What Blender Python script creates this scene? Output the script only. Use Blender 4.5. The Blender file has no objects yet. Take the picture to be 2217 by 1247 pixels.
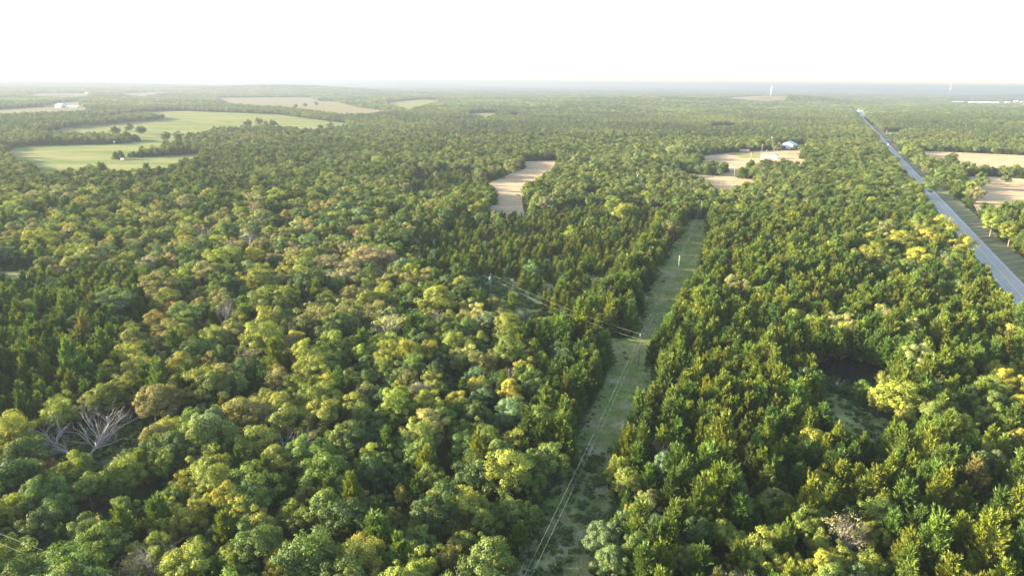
import bpy, math, random
import numpy as np
from math import radians, sin, cos, tan, atan, pi
from mathutils import Vector, Matrix

C = bpy.context.scene.collection
S = bpy.context.scene
rng = np.random.default_rng(7)
random.seed(7)

# ------------------------------------------------------------------ camera
FPX = 1477.0; CAMH = 75.0; PITCH = atan(440.5/1477); ROLL = radians(.65)
cd = bpy.data.cameras.new('camera'); cam = bpy.data.objects.new('camera', cd); C.objects.link(cam)
cd.sensor_width = 36; cd.lens = 36*FPX/2217; cd.clip_start = 1; cd.clip_end = 80000
cam.matrix_world = Matrix.Translation((0, 0, CAMH)) @ Matrix.Rotation(pi/2-PITCH, 4, 'X') @ Matrix.Rotation(ROLL, 4, 'Z')
S.camera = cam
# ------------------------------------------------------------------ light
SUN_EL = radians(13); SUN_AZ = radians(-84)            # azimuth from +Y, clockwise
w = bpy.data.worlds.new('World'); S.world = w; w.use_nodes = True
nt = w.node_tree; bg = nt.nodes['Background']
sky = nt.nodes.new('ShaderNodeTexSky'); sky.sky_type = 'NISHITA'; sky.sun_disc = False
sky.sun_elevation = SUN_EL; sky.sun_rotation = SUN_AZ; sky.altitude = 300
sky.air_density = 1.0; sky.dust_density = 1.6; sky.ozone_density = 1.0
nt.links.new(sky.outputs[0], bg.inputs[0]); bg.inputs[1].default_value = 0.11
ld = bpy.data.lights.new('sun', 'SUN'); ld.energy = 5.0; ld.angle = radians(.5); ld.color = (1, .875, .66)
lo = bpy.data.objects.new('sun', ld); C.objects.link(lo)
sd = Vector((sin(SUN_AZ)*cos(SUN_EL), cos(SUN_AZ)*cos(SUN_EL), sin(SUN_EL)))
lo.rotation_euler = sd.to_track_quat('Z', 'Y').to_euler(); lo.location = (0, 0, 200)
S.view_settings.view_transform = 'Standard'; S.view_settings.look = 'None'
S.view_settings.gamma = 1; S.view_settings.use_curve_mapping = False
S.view_settings.exposure = 3.22
HAZE_DENSITY = 1.95e-4
cy = S.cycles
cy.use_denoising = True; cy.max_bounces = 6; cy.diffuse_bounces = 3; cy.glossy_bounces = 2
cy.transmission_bounces = 3; cy.volume_bounces = 0; cy.transparent_max_bounces = 4
cy.use_adaptive_sampling = True; cy.adaptive_threshold = .008; cy.denoising_prefilter = 'ACCURATE'; cy.denoising_input_passes = 'RGB_ALBEDO_NORMAL'; cy.sample_clamp_indirect = 8

# ------------------------------------------------------------------ terrain
def sstep(a, b, x):
    t = np.clip((x-a)/(b-a), 0, 1); return t*t*(3-2*t)
HILLS = []      # x, y, sigma x, sigma y, height
def polar(px, d):   # point on the ground in the direction of a column of the picture at distance d
    return ((px-1108.5)/FPX*d, d)
for px, d, sx, sy, h in [(1665, 3700, 330, 330, 30), (1395, 3300, 420, 330, 17), (640, 5600, 750, 500, 36), (100, 7500, 2200, 700, 30),
                         (2217, 6500, 900, 500, 26), (350, 16000, 900, 1200, 98), (20, 16000, 900, 1200, 92), (850, 17000, 1800, 1200, 85), (1380, 15000, 1500, 1200, 62), (1750, 14000, 1500, 1200, 50)]:
    x, y = polar(px, d); HILLS.append((x, y, sx, sy, h))
def terrain(x, y):
    x = np.asarray(x, float); y = np.asarray(y, float)
    r = np.hypot(x, y)
    z = 3.5*sstep(600, 1800, r)*(np.sin(x/410+1.3)*np.cos(y/520+.4)+.6*np.sin(x/230-y/310+2))
    z = z+9*sstep(3500, 9000, r)*(np.sin(x/1500+.5)*np.cos(y/1900+1)+.5*np.sin(x/800+y/1100))
    z = z+22*sstep(9000, 15000, r)*(np.sin(x/1250+2)*np.cos(y/2300)+.6*np.sin(x/520+y/2900))
    for hx, hy, sx, sy, h in HILLS:
        z = z+h*np.exp(-((x-hx)/sx)**2-((y-hy)/sy)**2)
    return z
def ray(px, py):
    x = (px-1108.5)/FPX; y = -(py-623.5)/FPX
    x, y = x*cos(ROLL)-y*sin(ROLL), x*sin(ROLL)+y*cos(ROLL)
    return np.array([x, y*sin(PITCH)+cos(PITCH), y*cos(PITCH)-sin(PITCH)])
_T = np.geomspace(60, 30000, 3000)
def at(px, py, h=0.0):
    """ground point (x, y) that shows at a pixel of the photograph, h metres above the ground"""
    d = ray(px, py)
    p = d[None, :]*_T[:, None]
    f = CAMH+p[:, 2]-h-terrain(p[:, 0], p[:, 1])
    i = np.argmax(f < 0)
    if f[i] >= 0: return np.array([p[-1, 0], p[-1, 1]])
    a, b = f[i-1], f[i]; t = _T[i-1]+(_T[i]-_T[i-1])*a/(a-b)
    return np.array([d[0]*t, d[1]*t])
def at3(px, py, h=0.0):
    a = at(px, py, h); return Vector((a[0], a[1], float(terrain(a[0], a[1]))))
def project(x, y, z):
    """photograph pixel and depth of world points"""
    dz = z-CAMH
    depth = y*cos(PITCH)-dz*sin(PITCH); up = y*sin(PITCH)+dz*cos(PITCH)
    u = x/depth; v = up/depth
    u, v = u*cos(ROLL)+v*sin(ROLL), -u*sin(ROLL)+v*cos(ROLL)
    return 1108.5+u*FPX, 623.5-v*FPX, depth

# ------------------------------------------------------------------ materials
def mat(name):
    m = bpy.data.materials.new(name); m.use_nodes = True
    return m, m.node_tree, m.node_tree.nodes['Principled BSDF']
def rgb(c): return (c[0], c[1], c[2], 1)
def ramp(t, stops, fac):
    r = t.nodes.new('ShaderNodeValToRGB'); e = r.color_ramp.elements
    while len(e) < len(stops): e.new(.5)
    for k, (p, c) in enumerate(stops): e[k].position = p; e[k].color = rgb(c)
    t.links.new(fac, r.inputs[0]); return r.outputs[0]
def noise(t, scale, detail=5, rough=.6, vec=None, dist=0):
    n = t.nodes.new('ShaderNodeTexNoise'); n.inputs['Scale'].default_value = scale
    n.inputs['Detail'].default_value = detail; n.inputs['Roughness'].default_value = rough; n.inputs['Distortion'].default_value = dist
    if vec is None:
        g = t.nodes.new('ShaderNodeNewGeometry'); vec = g.outputs['Position']
    t.links.new(vec, n.inputs['Vector']); return n.outputs[0]
def mixc(t, a, b, fac, mode='MIX'):
    m = t.nodes.new('ShaderNodeMix'); m.data_type = 'RGBA'; m.blend_type = mode
    for s, v in ((m.inputs[6], a), (m.inputs[7], b)):
        if hasattr(v, 'is_linked'): t.links.new(v, s)
        else: s.default_value = rgb(v)
    if hasattr(fac, 'is_linked'): t.links.new(fac, m.inputs[0])
    else: m.inputs[0].default_value = fac
    return m.outputs[2]
def bump(t, b, h, strength=.5, dist=.1):
    n = t.nodes.new('ShaderNodeBump'); n.inputs['Strength'].default_value = strength; n.inputs['Distance'].default_value = dist
    t.links.new(h, n.inputs['Height']); t.links.new(n.outputs[0], b.inputs['Normal'])
def plain(name, col, rough=.7, metal=0, var=.15, scale=2.0):
    m, t, b = mat(name); b.inputs['Roughness'].default_value = rough; b.inputs['Metallic'].default_value = metal
    n = noise(t, scale)
    lo_ = tuple(c*(1-var) for c in col); hi = tuple(min(1, c*(1+var)) for c in col)
    t.links.new(ramp(t, [(.3, lo_), (.7, hi)], n), b.inputs['Base Color']); return m
def leaf_material(name, transl=.32, spec=.05):
    m = bpy.data.materials.new(name); m.use_nodes = True; t = m.node_tree; t.nodes.clear()
    o = t.nodes.new('ShaderNodeOutputMaterial')
    a = t.nodes.new('ShaderNodeAttribute'); a.attribute_type = 'INSTANCER'; a.attribute_name = 'tint'
    v = t.nodes.new('ShaderNodeAttribute'); v.attribute_type = 'GEOMETRY'; v.attribute_name = 'shade'
    cmb = t.nodes.new('ShaderNodeVectorMath'); cmb.operation = 'SCALE'
    t.links.new(a.outputs['Vector'], cmb.inputs[0]); t.links.new(v.outputs['Fac'], cmb.inputs['Scale'])
    hue = t.nodes.new('ShaderNodeAttribute'); hue.attribute_type = 'GEOMETRY'; hue.attribute_name = 'warm'
    col = mixc(t, cmb.outputs[0], (1.12, 1.06, .7), hue.outputs['Fac'], 'MULTIPLY')
    d = t.nodes.new('ShaderNodeBsdfDiffuse'); tr = t.nodes.new('ShaderNodeBsdfTranslucent'); g = t.nodes.new('ShaderNodeBsdfGlossy')
    g.inputs['Roughness'].default_value = .6; g.inputs['Color'].default_value = (1, 1, 1, 1)
    t.links.new(col, d.inputs[0]); tc = mixc(t, col, (1.3, 1.2, .5), 1.0, 'MULTIPLY'); t.links.new(tc, tr.inputs[0])
    m1 = t.nodes.new('ShaderNodeMixShader'); m1.inputs[0].default_value = transl
    t.links.new(d.outputs[0], m1.inputs[1]); t.links.new(tr.outputs[0], m1.inputs[2])
    m2 = t.nodes.new('ShaderNodeMixShader'); m2.inputs[0].default_value = spec
    t.links.new(m1.outputs[0], m2.inputs[1]); t.links.new(g.outputs[0], m2.inputs[2])
    t.links.new(m2.outputs[0], o.inputs[0]); return m
M_LEAF = leaf_material('broad_leaves', .30, .012)
M_CEDAR = leaf_material('cedar_sprays', .2, .01)
M_BARK = plain('bark', (.13, .10, .075), .9, 0, .35, 3)
M_DEAD = plain('dead_wood', (.20, .165, .135), .85, 0, .25, 2)
M_POLE = plain('pole_wood', (.22, .165, .12), .85, 0, .25, 3)
M_POLEW = plain('pale_pole_wood', (.28, .24, .19), .85, 0, .2, 3)
M_WIRE = plain('wire_metal', (.20, .19, .15), .6, 0, .05)
M_WHITE = plain('white_paint', (.80, .80, .78), .6, 0, .06, .5)
M_TRANS = plain('transformer_paint', (.62, .64, .64), .4, .2, .08)
M_GLASS, _t, _b = mat('window_glass'); _b.inputs['Base Color'].default_value = (.02, .03, .035, 1); _b.inputs['Roughness'].default_value = .1
M_ROOFB = plain('brown_shingles', (.22, .17, .16), .9, 0, .25, 2)
M_ROOFM = plain('metal_roof', (.30, .30, .29), .5, .15, .08, .3)
M_BARN = plain('grey_metal_siding', (.42, .44, .46), .5, .3, .1, .3)
M_RED = plain('rusty_red_siding', (.20, .09, .07), .85, 0, .3, .6)
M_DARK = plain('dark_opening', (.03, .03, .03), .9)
M_BRICK = plain('tan_brick', (.33, .24, .18), .9, 0, .15, 1)
M_TYRE = plain('tyre_rubber', (.03, .03, .03), .8)
M_STEEL = plain('mast_steel', (.45, .40, .40), .5, .4)

# ------------------------------------------------------------------ mesh helpers
def mesh_np(name, V, Fc, material, attrs=None, smooth=False):
    me = bpy.data.meshes.new(name); V = np.asarray(V, np.float32); Fc = np.asarray(Fc, np.int32); k = Fc.shape[1]
    me.vertices.add(len(V)); me.vertices.foreach_set('co', V.ravel())
    me.loops.add(Fc.size); me.loops.foreach_set('vertex_index', Fc.ravel())
    me.polygons.add(len(Fc)); me.polygons.foreach_set('loop_start', np.arange(0, Fc.size, k, dtype=np.int32))
    if smooth: me.polygons.foreach_set('use_smooth', np.ones(len(Fc), bool))
    me.materials.append(material)
    for n, (dom, arr) in (attrs or {}).items():
        a = me.attributes.new(n, 'FLOAT', dom); a.data.foreach_set('value', np.asarray(arr, np.float32))
    me.update(calc_edges=True); return me
class MB:
    def __init__(s): s.v = []; s.f = []
    def add(s, vs, fs):
        o = len(s.v); s.v += [tuple(v) for v in vs]; s.f += [tuple(i+o for i in f) for f in fs]; return s
    def box(s, x0, x1, y0, y1, z0, z1):
        v = [(x, y, z) for z in (z0, z1) for x, y in ((x0, y0), (x1, y0), (x1, y1), (x0, y1))]
        return s.add(v, [(3, 2, 1, 0), (4, 5, 6, 7), (0, 1, 5, 4), (1, 2, 6, 5), (2, 3, 7, 6), (3, 0, 4, 7)])
    def tube(s, pts, rad, n=6, cap=True):
        pts = [Vector(p) for p in pts]; rs = rad if hasattr(rad, '__len__') else [rad]*len(pts); vs = []; fs = []
        for i, p in enumerate(pts):
            d = (pts[min(i+1, len(pts)-1)]-pts[max(i-1, 0)]).normalized()
            a = d.cross(Vector((0, 0, 1)) if abs(d.z) < .9 else Vector((1, 0, 0))).normalized(); b = d.cross(a)
            vs += [p+(a*cos(2*pi*k/n)+b*sin(2*pi*k/n))*rs[i] for k in range(n)]
        for i in range(len(pts)-1):
            for k in range(n): fs.append((i*n+k, i*n+(k+1) % n, (i+1)*n+(k+1) % n, (i+1)*n+k))
        if cap: fs += [tuple(range(n))[::-1], tuple(range((len(pts)-1)*n, len(pts)*n))]
        return s.add(vs, fs)
    def prism(s, prof, y0, y1):      # profile in x,z extruded along y
        n = len(prof)
        return s.add([(x, y0, z) for x, z in prof]+[(x, y1, z) for x, z in prof],
                     [tuple(range(n)), tuple(range(n, 2*n))[::-1]]+[((k+1) % n, k, k+n, (k+1) % n+n) for k in range(n)])
    def mesh(s, name, m, smooth=False):
        me = bpy.data.meshes.new(name); me.from_pydata(s.v, [], s.f); me.materials.append(m)
        if smooth: me.polygons.foreach_set('use_smooth', [True]*len(me.polygons))
        me.update(); return me
    def obj(s, name, m, parent=None, smooth=False):
        o = bpy.data.objects.new(name, s.mesh(name, m, smooth)); C.objects.link(o)
        if parent: o.parent = parent
        return o
def tag(o, label=None, cat=None, group=None, kind=None):
    for k, v in (('label', label), ('category', cat), ('group', group), ('kind', kind)):
        if v: o[k] = v
    return o
def empty(name, loc, rz=0, scale=None):
    o = bpy.data.objects.new(name, None); C.objects.link(o); o.location = loc; o.rotation_euler = (0, 0, rz); o.empty_display_size = .5
    if scale: o.scale = scale
    return o
def tag_piece(o, label): o['label'] = label; return o

# ------------------------------------------------------------------ ground
def axis(n, near, far):
    t = np.linspace(-1, 1, n); return np.sign(t)*(near*np.abs(t)+(far-near)*np.abs(t)**4)
gx = axis(301, 2400, 30000); gy = axis(301, 2400, 30000)
X, Y = np.meshgrid(gx, gy); Z = terrain(X, Y)
n = len(gx); idx = np.arange(n*n).reshape(n, n)
Fg = np.stack([idx[:-1, :-1], idx[:-1, 1:], idx[1:, 1:], idx[1:, :-1]], -1).reshape(-1, 4)
m, t, b = mat('forest_floor'); b.inputs['Roughness'].default_value = 1; b.inputs['Specular IOR Level'].default_value = 0
c1 = ramp(t, [(.3, (.018, .028, .010)), (.55, (.035, .045, .016)), (.75, (.07, .06, .032))], noise(t, .35, 8, .65))
c2 = ramp(t, [(.35, (.022, .035, .014)), (.65, (.05, .06, .022))], noise(t, .012, 6, .6))
t.links.new(mixc(t, c1, c2, .5), b.inputs['Base Color']); bump(t, b, noise(t, 1.5, 6), .6, .3)
M_FLOOR = m
g = bpy.data.objects.new('ground', mesh_np('ground', np.stack([X, Y, Z], -1).reshape(-1, 3), Fg, m, smooth=True)); C.objects.link(g)
tag(g, 'forest floor and open land running out to the horizon', kind='structure')

# draped sheets
import bmesh
def sheet(name, poly, material, lift, cell, label=None, rough=0.0):
    """a sheet over the terrain with the outline poly (world x, y), cut into cells so that it follows the ground"""
    P = np.array(poly, float)
    if rough:
        out = []
        for i in range(len(P)):
            a, b_ = P[i], P[(i+1) % len(P)]; L = np.hypot(*(b_-a)); k = max(1, int(L/max(cell*.5, rough*2)))
            for j in range(k):
                q = a+(b_-a)*j/k
                out.append(q+rng.normal(0, rough*.5, 2))
        P = np.array(out)
    bm = bmesh.new(); vs = [bm.verts.new((x, y, 0)) for x, y in P]
    es = [bm.edges.new((vs[i], vs[(i+1) % len(vs)])) for i in range(len(vs))]
    bmesh.ops.triangle_fill(bm, use_beauty=True, use_dissolve=False, edges=es)
    lo_, hi = P.min(0), P.max(0)
    for ax in (0, 1):
        k = int((hi[ax]-lo_[ax])/cell)
        for j in range(1, k+1):
            co = [0, 0, 0]; no = [0, 0, 0]; co[ax] = lo_[ax]+j*cell; no[ax] = 1
            bmesh.ops.bisect_plane(bm, geom=bm.verts[:]+bm.edges[:]+bm.faces[:], plane_co=co, plane_no=no, dist=1e-4)
    co = np.array([v.co[:2] for v in bm.verts]); zz = terrain(co[:, 0], co[:, 1])+lift
    for v, z in zip(bm.verts, zz): v.co.z = z
    bmesh.ops.recalc_face_normals(bm, faces=bm.faces[:])
    if sum(f.normal.z for f in bm.faces) < 0: bmesh.ops.reverse_faces(bm, faces=bm.faces[:])
    me = bpy.data.meshes.new(name); bm.to_mesh(me); bm.free(); me.materials.append(material)
    o = bpy.data.objects.new(name, me); C.objects.link(o); tag(o, label, kind='structure'); return o
def poly(pts): return [at(*p) for p in pts]
def field_mat(name, a, bcol, c, s1=.02, s2=.6, st=3.2, wa=.14, wav=1.2):
    m, t, b = mat(name); b.inputs['Roughness'].default_value = 1; b.inputs['Specular IOR Level'].default_value = 0
    g_ = t.nodes.new('ShaderNodeNewGeometry')
    mp = t.nodes.new('ShaderNodeMapping'); mp.inputs['Scale'].default_value = (1, st, 1); mp.inputs['Rotation'].default_value = (0, 0, .25)
    t.links.new(g_.outputs['Position'], mp.inputs[0])
    big = ramp(t, [(.32, a), (.5, bcol), (.68, c)], noise(t, s1, 5, .6, mp.outputs[0], .6))
    fine = ramp(t, [(.25, (.72, .72, .72)), (.75, (1.2, 1.2, 1.2))], noise(t, s2, 8, .75))
    wv = t.nodes.new('ShaderNodeTexWave'); wv.inputs['Scale'].default_value = .045; wv.inputs['Distortion'].default_value = 3.5; wv.inputs['Detail'].default_value = 3; wv.inputs['Detail Scale'].default_value = .4
    mw = t.nodes.new('ShaderNodeMapping'); mw.inputs['Rotation'].default_value = (0, 0, wav); t.links.new(g_.outputs['Position'], mw.inputs[0]); t.links.new(mw.outputs[0], wv.inputs['Vector'])
    big = mixc(t, big, ramp(t, [(.2, (1-wa, 1-wa, 1-wa)), (.8, (1+wa*.6, 1+wa*.6, 1+wa*.6))], wv.outputs['Fac']), 1, 'MULTIPLY')
    t.links.new(mixc(t, big, fine, 1, 'MULTIPLY'), b.inputs['Base Color']); bump(t, b, noise(t, 2.5, 5), .5, .15); return m
M_GREENF = field_mat('green_pasture', (.085, .115, .036), (.135, .145, .052), (.20, .17, .08), .008)
M_TANF = field_mat('mown_hay', (.28, .185, .10), (.37, .26, .15), (.25, .18, .095), .02)
M_DRYF = field_mat('dry_pasture', (.11, .11, .05), (.17, .14, .08), (.12, .125, .06), .006)
M_STRIP = field_mat('cleared_strip_grass', (.235, .20, .14), (.185, .19, .095), (.15, .175, .07), .22, 1.4, 1, .08, .34)
M_LOW = field_mat('low_green_cover', (.15, .19, .07), (.19, .23, .08), (.23, .22, .11), .15, 1.2)
M_VERGE = field_mat('road_verge_grass', (.12, .13, .06), (.17, .155, .085), (.10, .115, .045), .05, .8)
M_WEED = field_mat('yellow_weeds', (.17, .17, .06), (.2, .18, .07), (.14, .15, .05), .1, 1.5)

FIELDS = {   # name: (pixels of the photograph, material, lift, cell, label)
 'pasture': ([(5,332),(35,320),(80,316),(120,283),(237,252),(300,245),(354,241),(400,241),(513,245),(603,249),(671,258),(750,268),(761,271,7),(727,276,7),(684,283,7),(637,278,7),(610,275,7),(522,275,7),(461,279,7),(432,288,7),(400,288,7),(410,305),(360,312,7),(350,316),(440,334),(412,345,7),(350,362,7),(262,366,7),(200,358,7),(150,365,7),(110,373,7),(95,372,7),(60,345,7),(30,338,7)], M_GREENF, .15, 60, 'large rolling green and straw pasture with tree belts'),
 'dry_pasture': ([(466,212),(620,211),(673,212),(691,219),(729,221),(783,234),(860,243),(801,248,7),(738,249,7),(691,242,7),(603,232,7),(549,229,7),(490,230),(477,224)], M_DRYF, .3, 120, 'dry tan pasture beyond the long cedar hedgerow'),
 'far_meadow': ([(837,222),(905,216),(960,218),(905,238),(885,240,7),(838,229)], M_GREENF, .4, 120, 'far green meadow between woods'),
 'farmstead_field': ([(-60,240),(0,238),(86,232),(147,221),(176,219),(178,232),(195,236),(180,241,8),(124,243,8),(0,247,8),(-60,248,8)], M_DRYF, .3, 120, 'pale field around the long white shed'),
 'far_field': ([(40,207),(88,203),(200,203),(190,209,8),(135,211,8),(88,209,8)], M_DRYF, .8, 300, 'narrow pale field far off, nearer the horizon haze'),
 'far_hayfield': ([(240,204),(340,199),(400,202),(302,210,8),(280,208,8)], M_DRYF, .8, 300, 'thin straw coloured field by far white roofs'),
 'hilltop_pasture': ([(1560,216),(1590,211),(1640,208),(1672,207),(1705,212),(1700,221),(1650,224),(1590,219)], M_DRYF, .8, 100, 'bare grassy hilltop under the white water tower'),
 'small_meadow': ([(1012,246),(1085,244),(1062,253,7),(1020,252,7)], M_GREENF, .3, 60, 'small green meadow among woods'),
 'small_glade': ([(1098,249),(1128,249),(1118,257,7)], M_GREENF, .3, 60, 'tiny glade beside the small meadow'),
 'hayfield': ([(1135,350),(1205,348),(1203,363,5),(1170,383,5),(1125,410,5),(1115,420),(1131,424),(1131,440),(1135,450,5),(1065,463,5),(1052,450),(1075,443),(1073,428),(1050,420),(1047,402),(1113,373),(1137,366)], M_TANF, .1, 20, 'curving tan mown hayfield enclosed by woods'),
 'homestead_field': ([(1523,338),(1588,331),(1640,327),(1742,325),(1742,335),(1728,343),(1748,347),(1746,358,5),(1725,358,5),(1690,350,5),(1655,365,5),(1638,372,5),(1633,392),(1633,396,6),(1581,400,6),(1585,412,6),(1569,419,6),(1548,410,6),(1530,388,6),(1503,381,6),(1470,374,5),(1470,369),(1523,354)], M_TANF, .1, 20, 'dry mown field in front of the small white house'),
 'roadside_hayfield': ([(1985,327),(2080,331),(2217,337),(2330,341),(2330,370,6),(2217,363,6),(2120,361,6),(2056,350,6),(2004,341,4)], M_TANF, .1, 40, 'wide straw hayfield right of the road, behind the hedgerow'),
 'roadside_pasture': ([(2088,383),(2140,383),(2217,388),(2330,393),(2330,446,6),(2217,441,7),(2150,443,7),(2127,446,7),(2100,428),(2088,405)], M_TANF, .1, 30, 'tan mown pasture with one round tree, right of the road'),
 'corner_meadow': ([(-90,587),(0,589),(60,587),(97,589),(62,598,6),(0,609,6),(-90,612,6)], M_GREENF, .08, 20, 'sliver of bright green meadow at the left border'),
 'pond_clearing': ([(1786,856),(1817,856),(1862,888),(1925,912),(1940,928,5),(1850,940,5.5),(1785,915,5)], M_LOW, .06, 6, 'low green clearing below the pond bank'),
 'side_clearing': ([(1050,632),(1075,628),(1160,672),(1270,722),(1290,745),(1390,770),(1330,790),(1262,752),(1150,700)], M_LOW, .06, 8, 'grassy side corridor under the branch power line'),
 'cleared_strip': ([(1080,1300),(1140,1210),(1185,1090),(1235,1000),(1262,930),(1302,850),(1322,800),(1320,775),(1262,752),(1262,735),(1372,735),(1400,655),(1420,600),(1455,540),(1478,500),(1498,476),(1532,476),(1528,530),(1510,590),(1480,645),(1450,700),(1422,745),(1405,790),(1409,830),(1395,870),(1370,925),(1340,990),(1315,1040),(1318,1100),(1300,1170),(1290,1247),(1290,1300)], M_STRIP, .1, 8, 'grassy cleared strip under the power line'),
 'far_open_land': ([(2050,219),(2217,221),(2330,223),(2330,227,8),(2150,226,8),(2050,222.5,8)], M_DRYF, .8, 300, 'pale open land with long white roofs, far right'),
 'crossroads_lawn': ([(1896,288),(1966,286),(1940,294,4),(1925,300),(1908,302)], M_VERGE, .12, 60, 'open lawn beside the road near the side lane'),
 'green_glade': ([(1534,273),(1600,272),(1585,279,5),(1540,279,5)], M_GREENF, .3, 60, 'narrow green glade in the distant woods'),
 'service_gap': ([(1262,428),(1290,424),(1300,432),(1272,444)], M_LOW, .1, 12, 'grey gap in the trees by a short pole'),
}
WOODS = [poly(p) for p in (
 [(-100,296),(0,290),(124,281),(240,270),(354,260),(352,248,8),(300,244,8),(237,252,8),(150,258,8),(0,262,8),(-100,262,8)],
 [(-100,328),(0,322),(60,317),(80,316.5),(250,312.5),(303,308),(304,290,8),(230,287,8),(120,284,8),(0,283,8),(-100,283,8)],
 [(243,345),(330,341),(440,333),(440,310,7),(330,316,7),(272,325,8),(245,332,8)],
 [(1088,440),(1130,442),(1130,424,5),(1092,426,5)],
 [(1470,373),(1513,381),(1567,383),(1576,368),(1565,357,5),(1520,352,5),(1470,350,5)],
 [(1592,386),(1634,391),(1660,372),(1690,352,5),(1655,350,5),(1598,369,5)])]
CLEAR = []
for k, (name, (pts, m_, lift, cell, lab)) in enumerate(FIELDS.items()):
    p = poly(pts); CLEAR.append(np.array(p)); sheet(name, p, m_, lift+.004*k, cell, lab, rough=0)
GL = np.random.default_rng(31)
for k in range(58):
    yy = GL.uniform(1150, 3800); xx = GL.uniform(-.7, .75)*yy; a_ = GL.uniform(0, 3.1); l_, w_ = GL.uniform(50, 170), GL.uniform(25, 70)
    if abs(xx-.45*yy-82) < 120: continue
    q_ = [(xx+cos(a_)*l_*cos(u)*.5*GL.uniform(.8, 1.2)-sin(a_)*w_*sin(u)*.5, yy+sin(a_)*l_*cos(u)*.5+cos(a_)*w_*sin(u)*.5*GL.uniform(.8, 1.2)) for u in np.linspace(0, 2*pi, 9)[:-1]]
    CLEAR.append(np.array(q_)); sheet('glade', q_, (M_GREENF, M_DRYF, M_VERGE)[k % 3], .35, 60, 'small open glade in the distant woods')
# road: straight highway, centre line x = .45 y + 82
RD = Vector((.45, 1)).normalized(); RN = Vector((RD.y, -RD.x))
def road_pt(s, off): return (82+RD.x*s+RN.x*off, RD.y*s+RN.y*off)
def road_strip(name, o0, o1, s0, s1, m_, lift, label, step=12, dash=None, parent=None):
    V, Fq = [], []
    s = s0
    while s < s1:
        e = min(s1, s+(dash[0] if dash else step))
        for ss in (s, e):
            for oo in (o0, o1):
                x, y = road_pt(ss, oo); V.append((x, y, float(terrain(x, y))+lift))
        k = len(V)-4; Fq.append((k, k+1, k+3, k+2)); s = e+(dash[1] if dash else 0)
    me = mesh_np(name, V, Fq, m_); o = bpy.data.objects.new(name, me); C.objects.link(o)
    if parent: o.parent = parent
    else: tag(o, label, kind='structure')
    return o
m, t, b = mat('asphalt'); b.inputs['Roughness'].default_value = .9; b.inputs['Specular IOR Level'].default_value = .12
_g = t.nodes.new('ShaderNodeNewGeometry'); _mp = t.nodes.new('ShaderNodeMapping'); _mp.inputs['Rotation'].default_value = (0, 0, -math.atan2(RD.x, RD.y)*-1); _mp.inputs['Scale'].default_value = (1, .03, 1)
t.links.new(_g.outputs['Position'], _mp.inputs[0])
ca = ramp(t, [(.3, (.27, .24, .20)), (.7, (.34, .305, .26))], noise(t, .9, 4, .6, _mp.outputs[0]))
cb = ramp(t, [(.3, (.75, .75, .75)), (.7, (1.12, 1.12, 1.12))], noise(t, .6, 8, .7))
t.links.new(mixc(t, ca, cb, 1, 'MULTIPLY'), b.inputs['Base Color']); bump(t, b, noise(t, 12, 4), .2, .02); M_ASPH = m
M_LINEW = plain('white_line_paint', (.42, .42, .40), .7, 0, .2, 1.5)
M_LINEY = plain('yellow_line_paint', (.60, .40, .08), .7, 0, .2, 1.5)
road_strip('road_verge', -10.5, 15.5, 60, 1600, M_VERGE, .16, 'dry grass verge along the two lane highway')
rd = road_strip('road', -4.7, 4.7, 60, 3300, M_ASPH, .24, 'straight grey two lane highway running to the horizon')
road_strip('edge_line', -3.95, -3.78, 60, 1500, M_LINEW, .246, '', parent=rd)
road_strip('edge_line', 3.78, 3.95, 60, 1500, M_LINEW, .246, '', parent=rd)
road_strip('centre_line', -.16, -.05, 60, 1500, M_LINEY, .246, '', parent=rd)
road_strip('centre_line', .05, .16, 60, 1500, M_LINEY, .246, '', parent=rd)
def roadpoly(o0, o1, s0, s1): return np.array([road_pt(s0, o0), road_pt(s0, o1), road_pt(s1, o1), road_pt(s1, o0)])
CLEAR += [roadpoly(-10.5, 14, 40, 420), roadpoly(-8.5, 14, 400, 750), roadpoly(-7.5, 12, 740, 1300), roadpoly(-9, 10, 1290, 3300)]
LANES = {'side_lane': ([(1904,301),(1925,302),(1962,301),(1962,303),(1925,304),(1906,304)], M_ASPH), 'highway_lot': ([(1838,238),(1858,237),(1880,249),(1874,254),(1856,252)], M_ASPH),
         'farm_lane': ([(60,393),(84,385),(92,386),(72,396)], M_TANF), 'driveway': ([(1948,334),(1960,331),(1975,331),(1975,333),(1962,335),(1952,337)], M_TANF)}
for k, (name, (pts, m_)) in enumerate(LANES.items()):
    p = poly(pts); CLEAR.append(np.array(p)); sheet(name, p, m_, .3+.005*k, 40, {'side_lane': 'pale side lane joining the highway', 'highway_lot': 'wide paved lot at the far bend of the highway', 'farm_lane': 'grey farm lane below the dark wood', 'driveway': 'sandy driveway on the right of the highway'}[name])
# weeds behind the homestead field, bare earth
sheet('weed_patch', poly([(1605,343),(1646,343),(1646,333),(1620,331),(1580,333),(1590,338)]), M_WEED, .3, 20, 'yellow green weeds beside the small white shed')
sheet('young_cedar_ground', poly([(880,560),(900,505),(1100,455),(1460,450),(1450,540),(1395,690),(1330,722),(1080,625)]), M_LOW, .05, 20, 'grassy ground between the young cedars')
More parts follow.
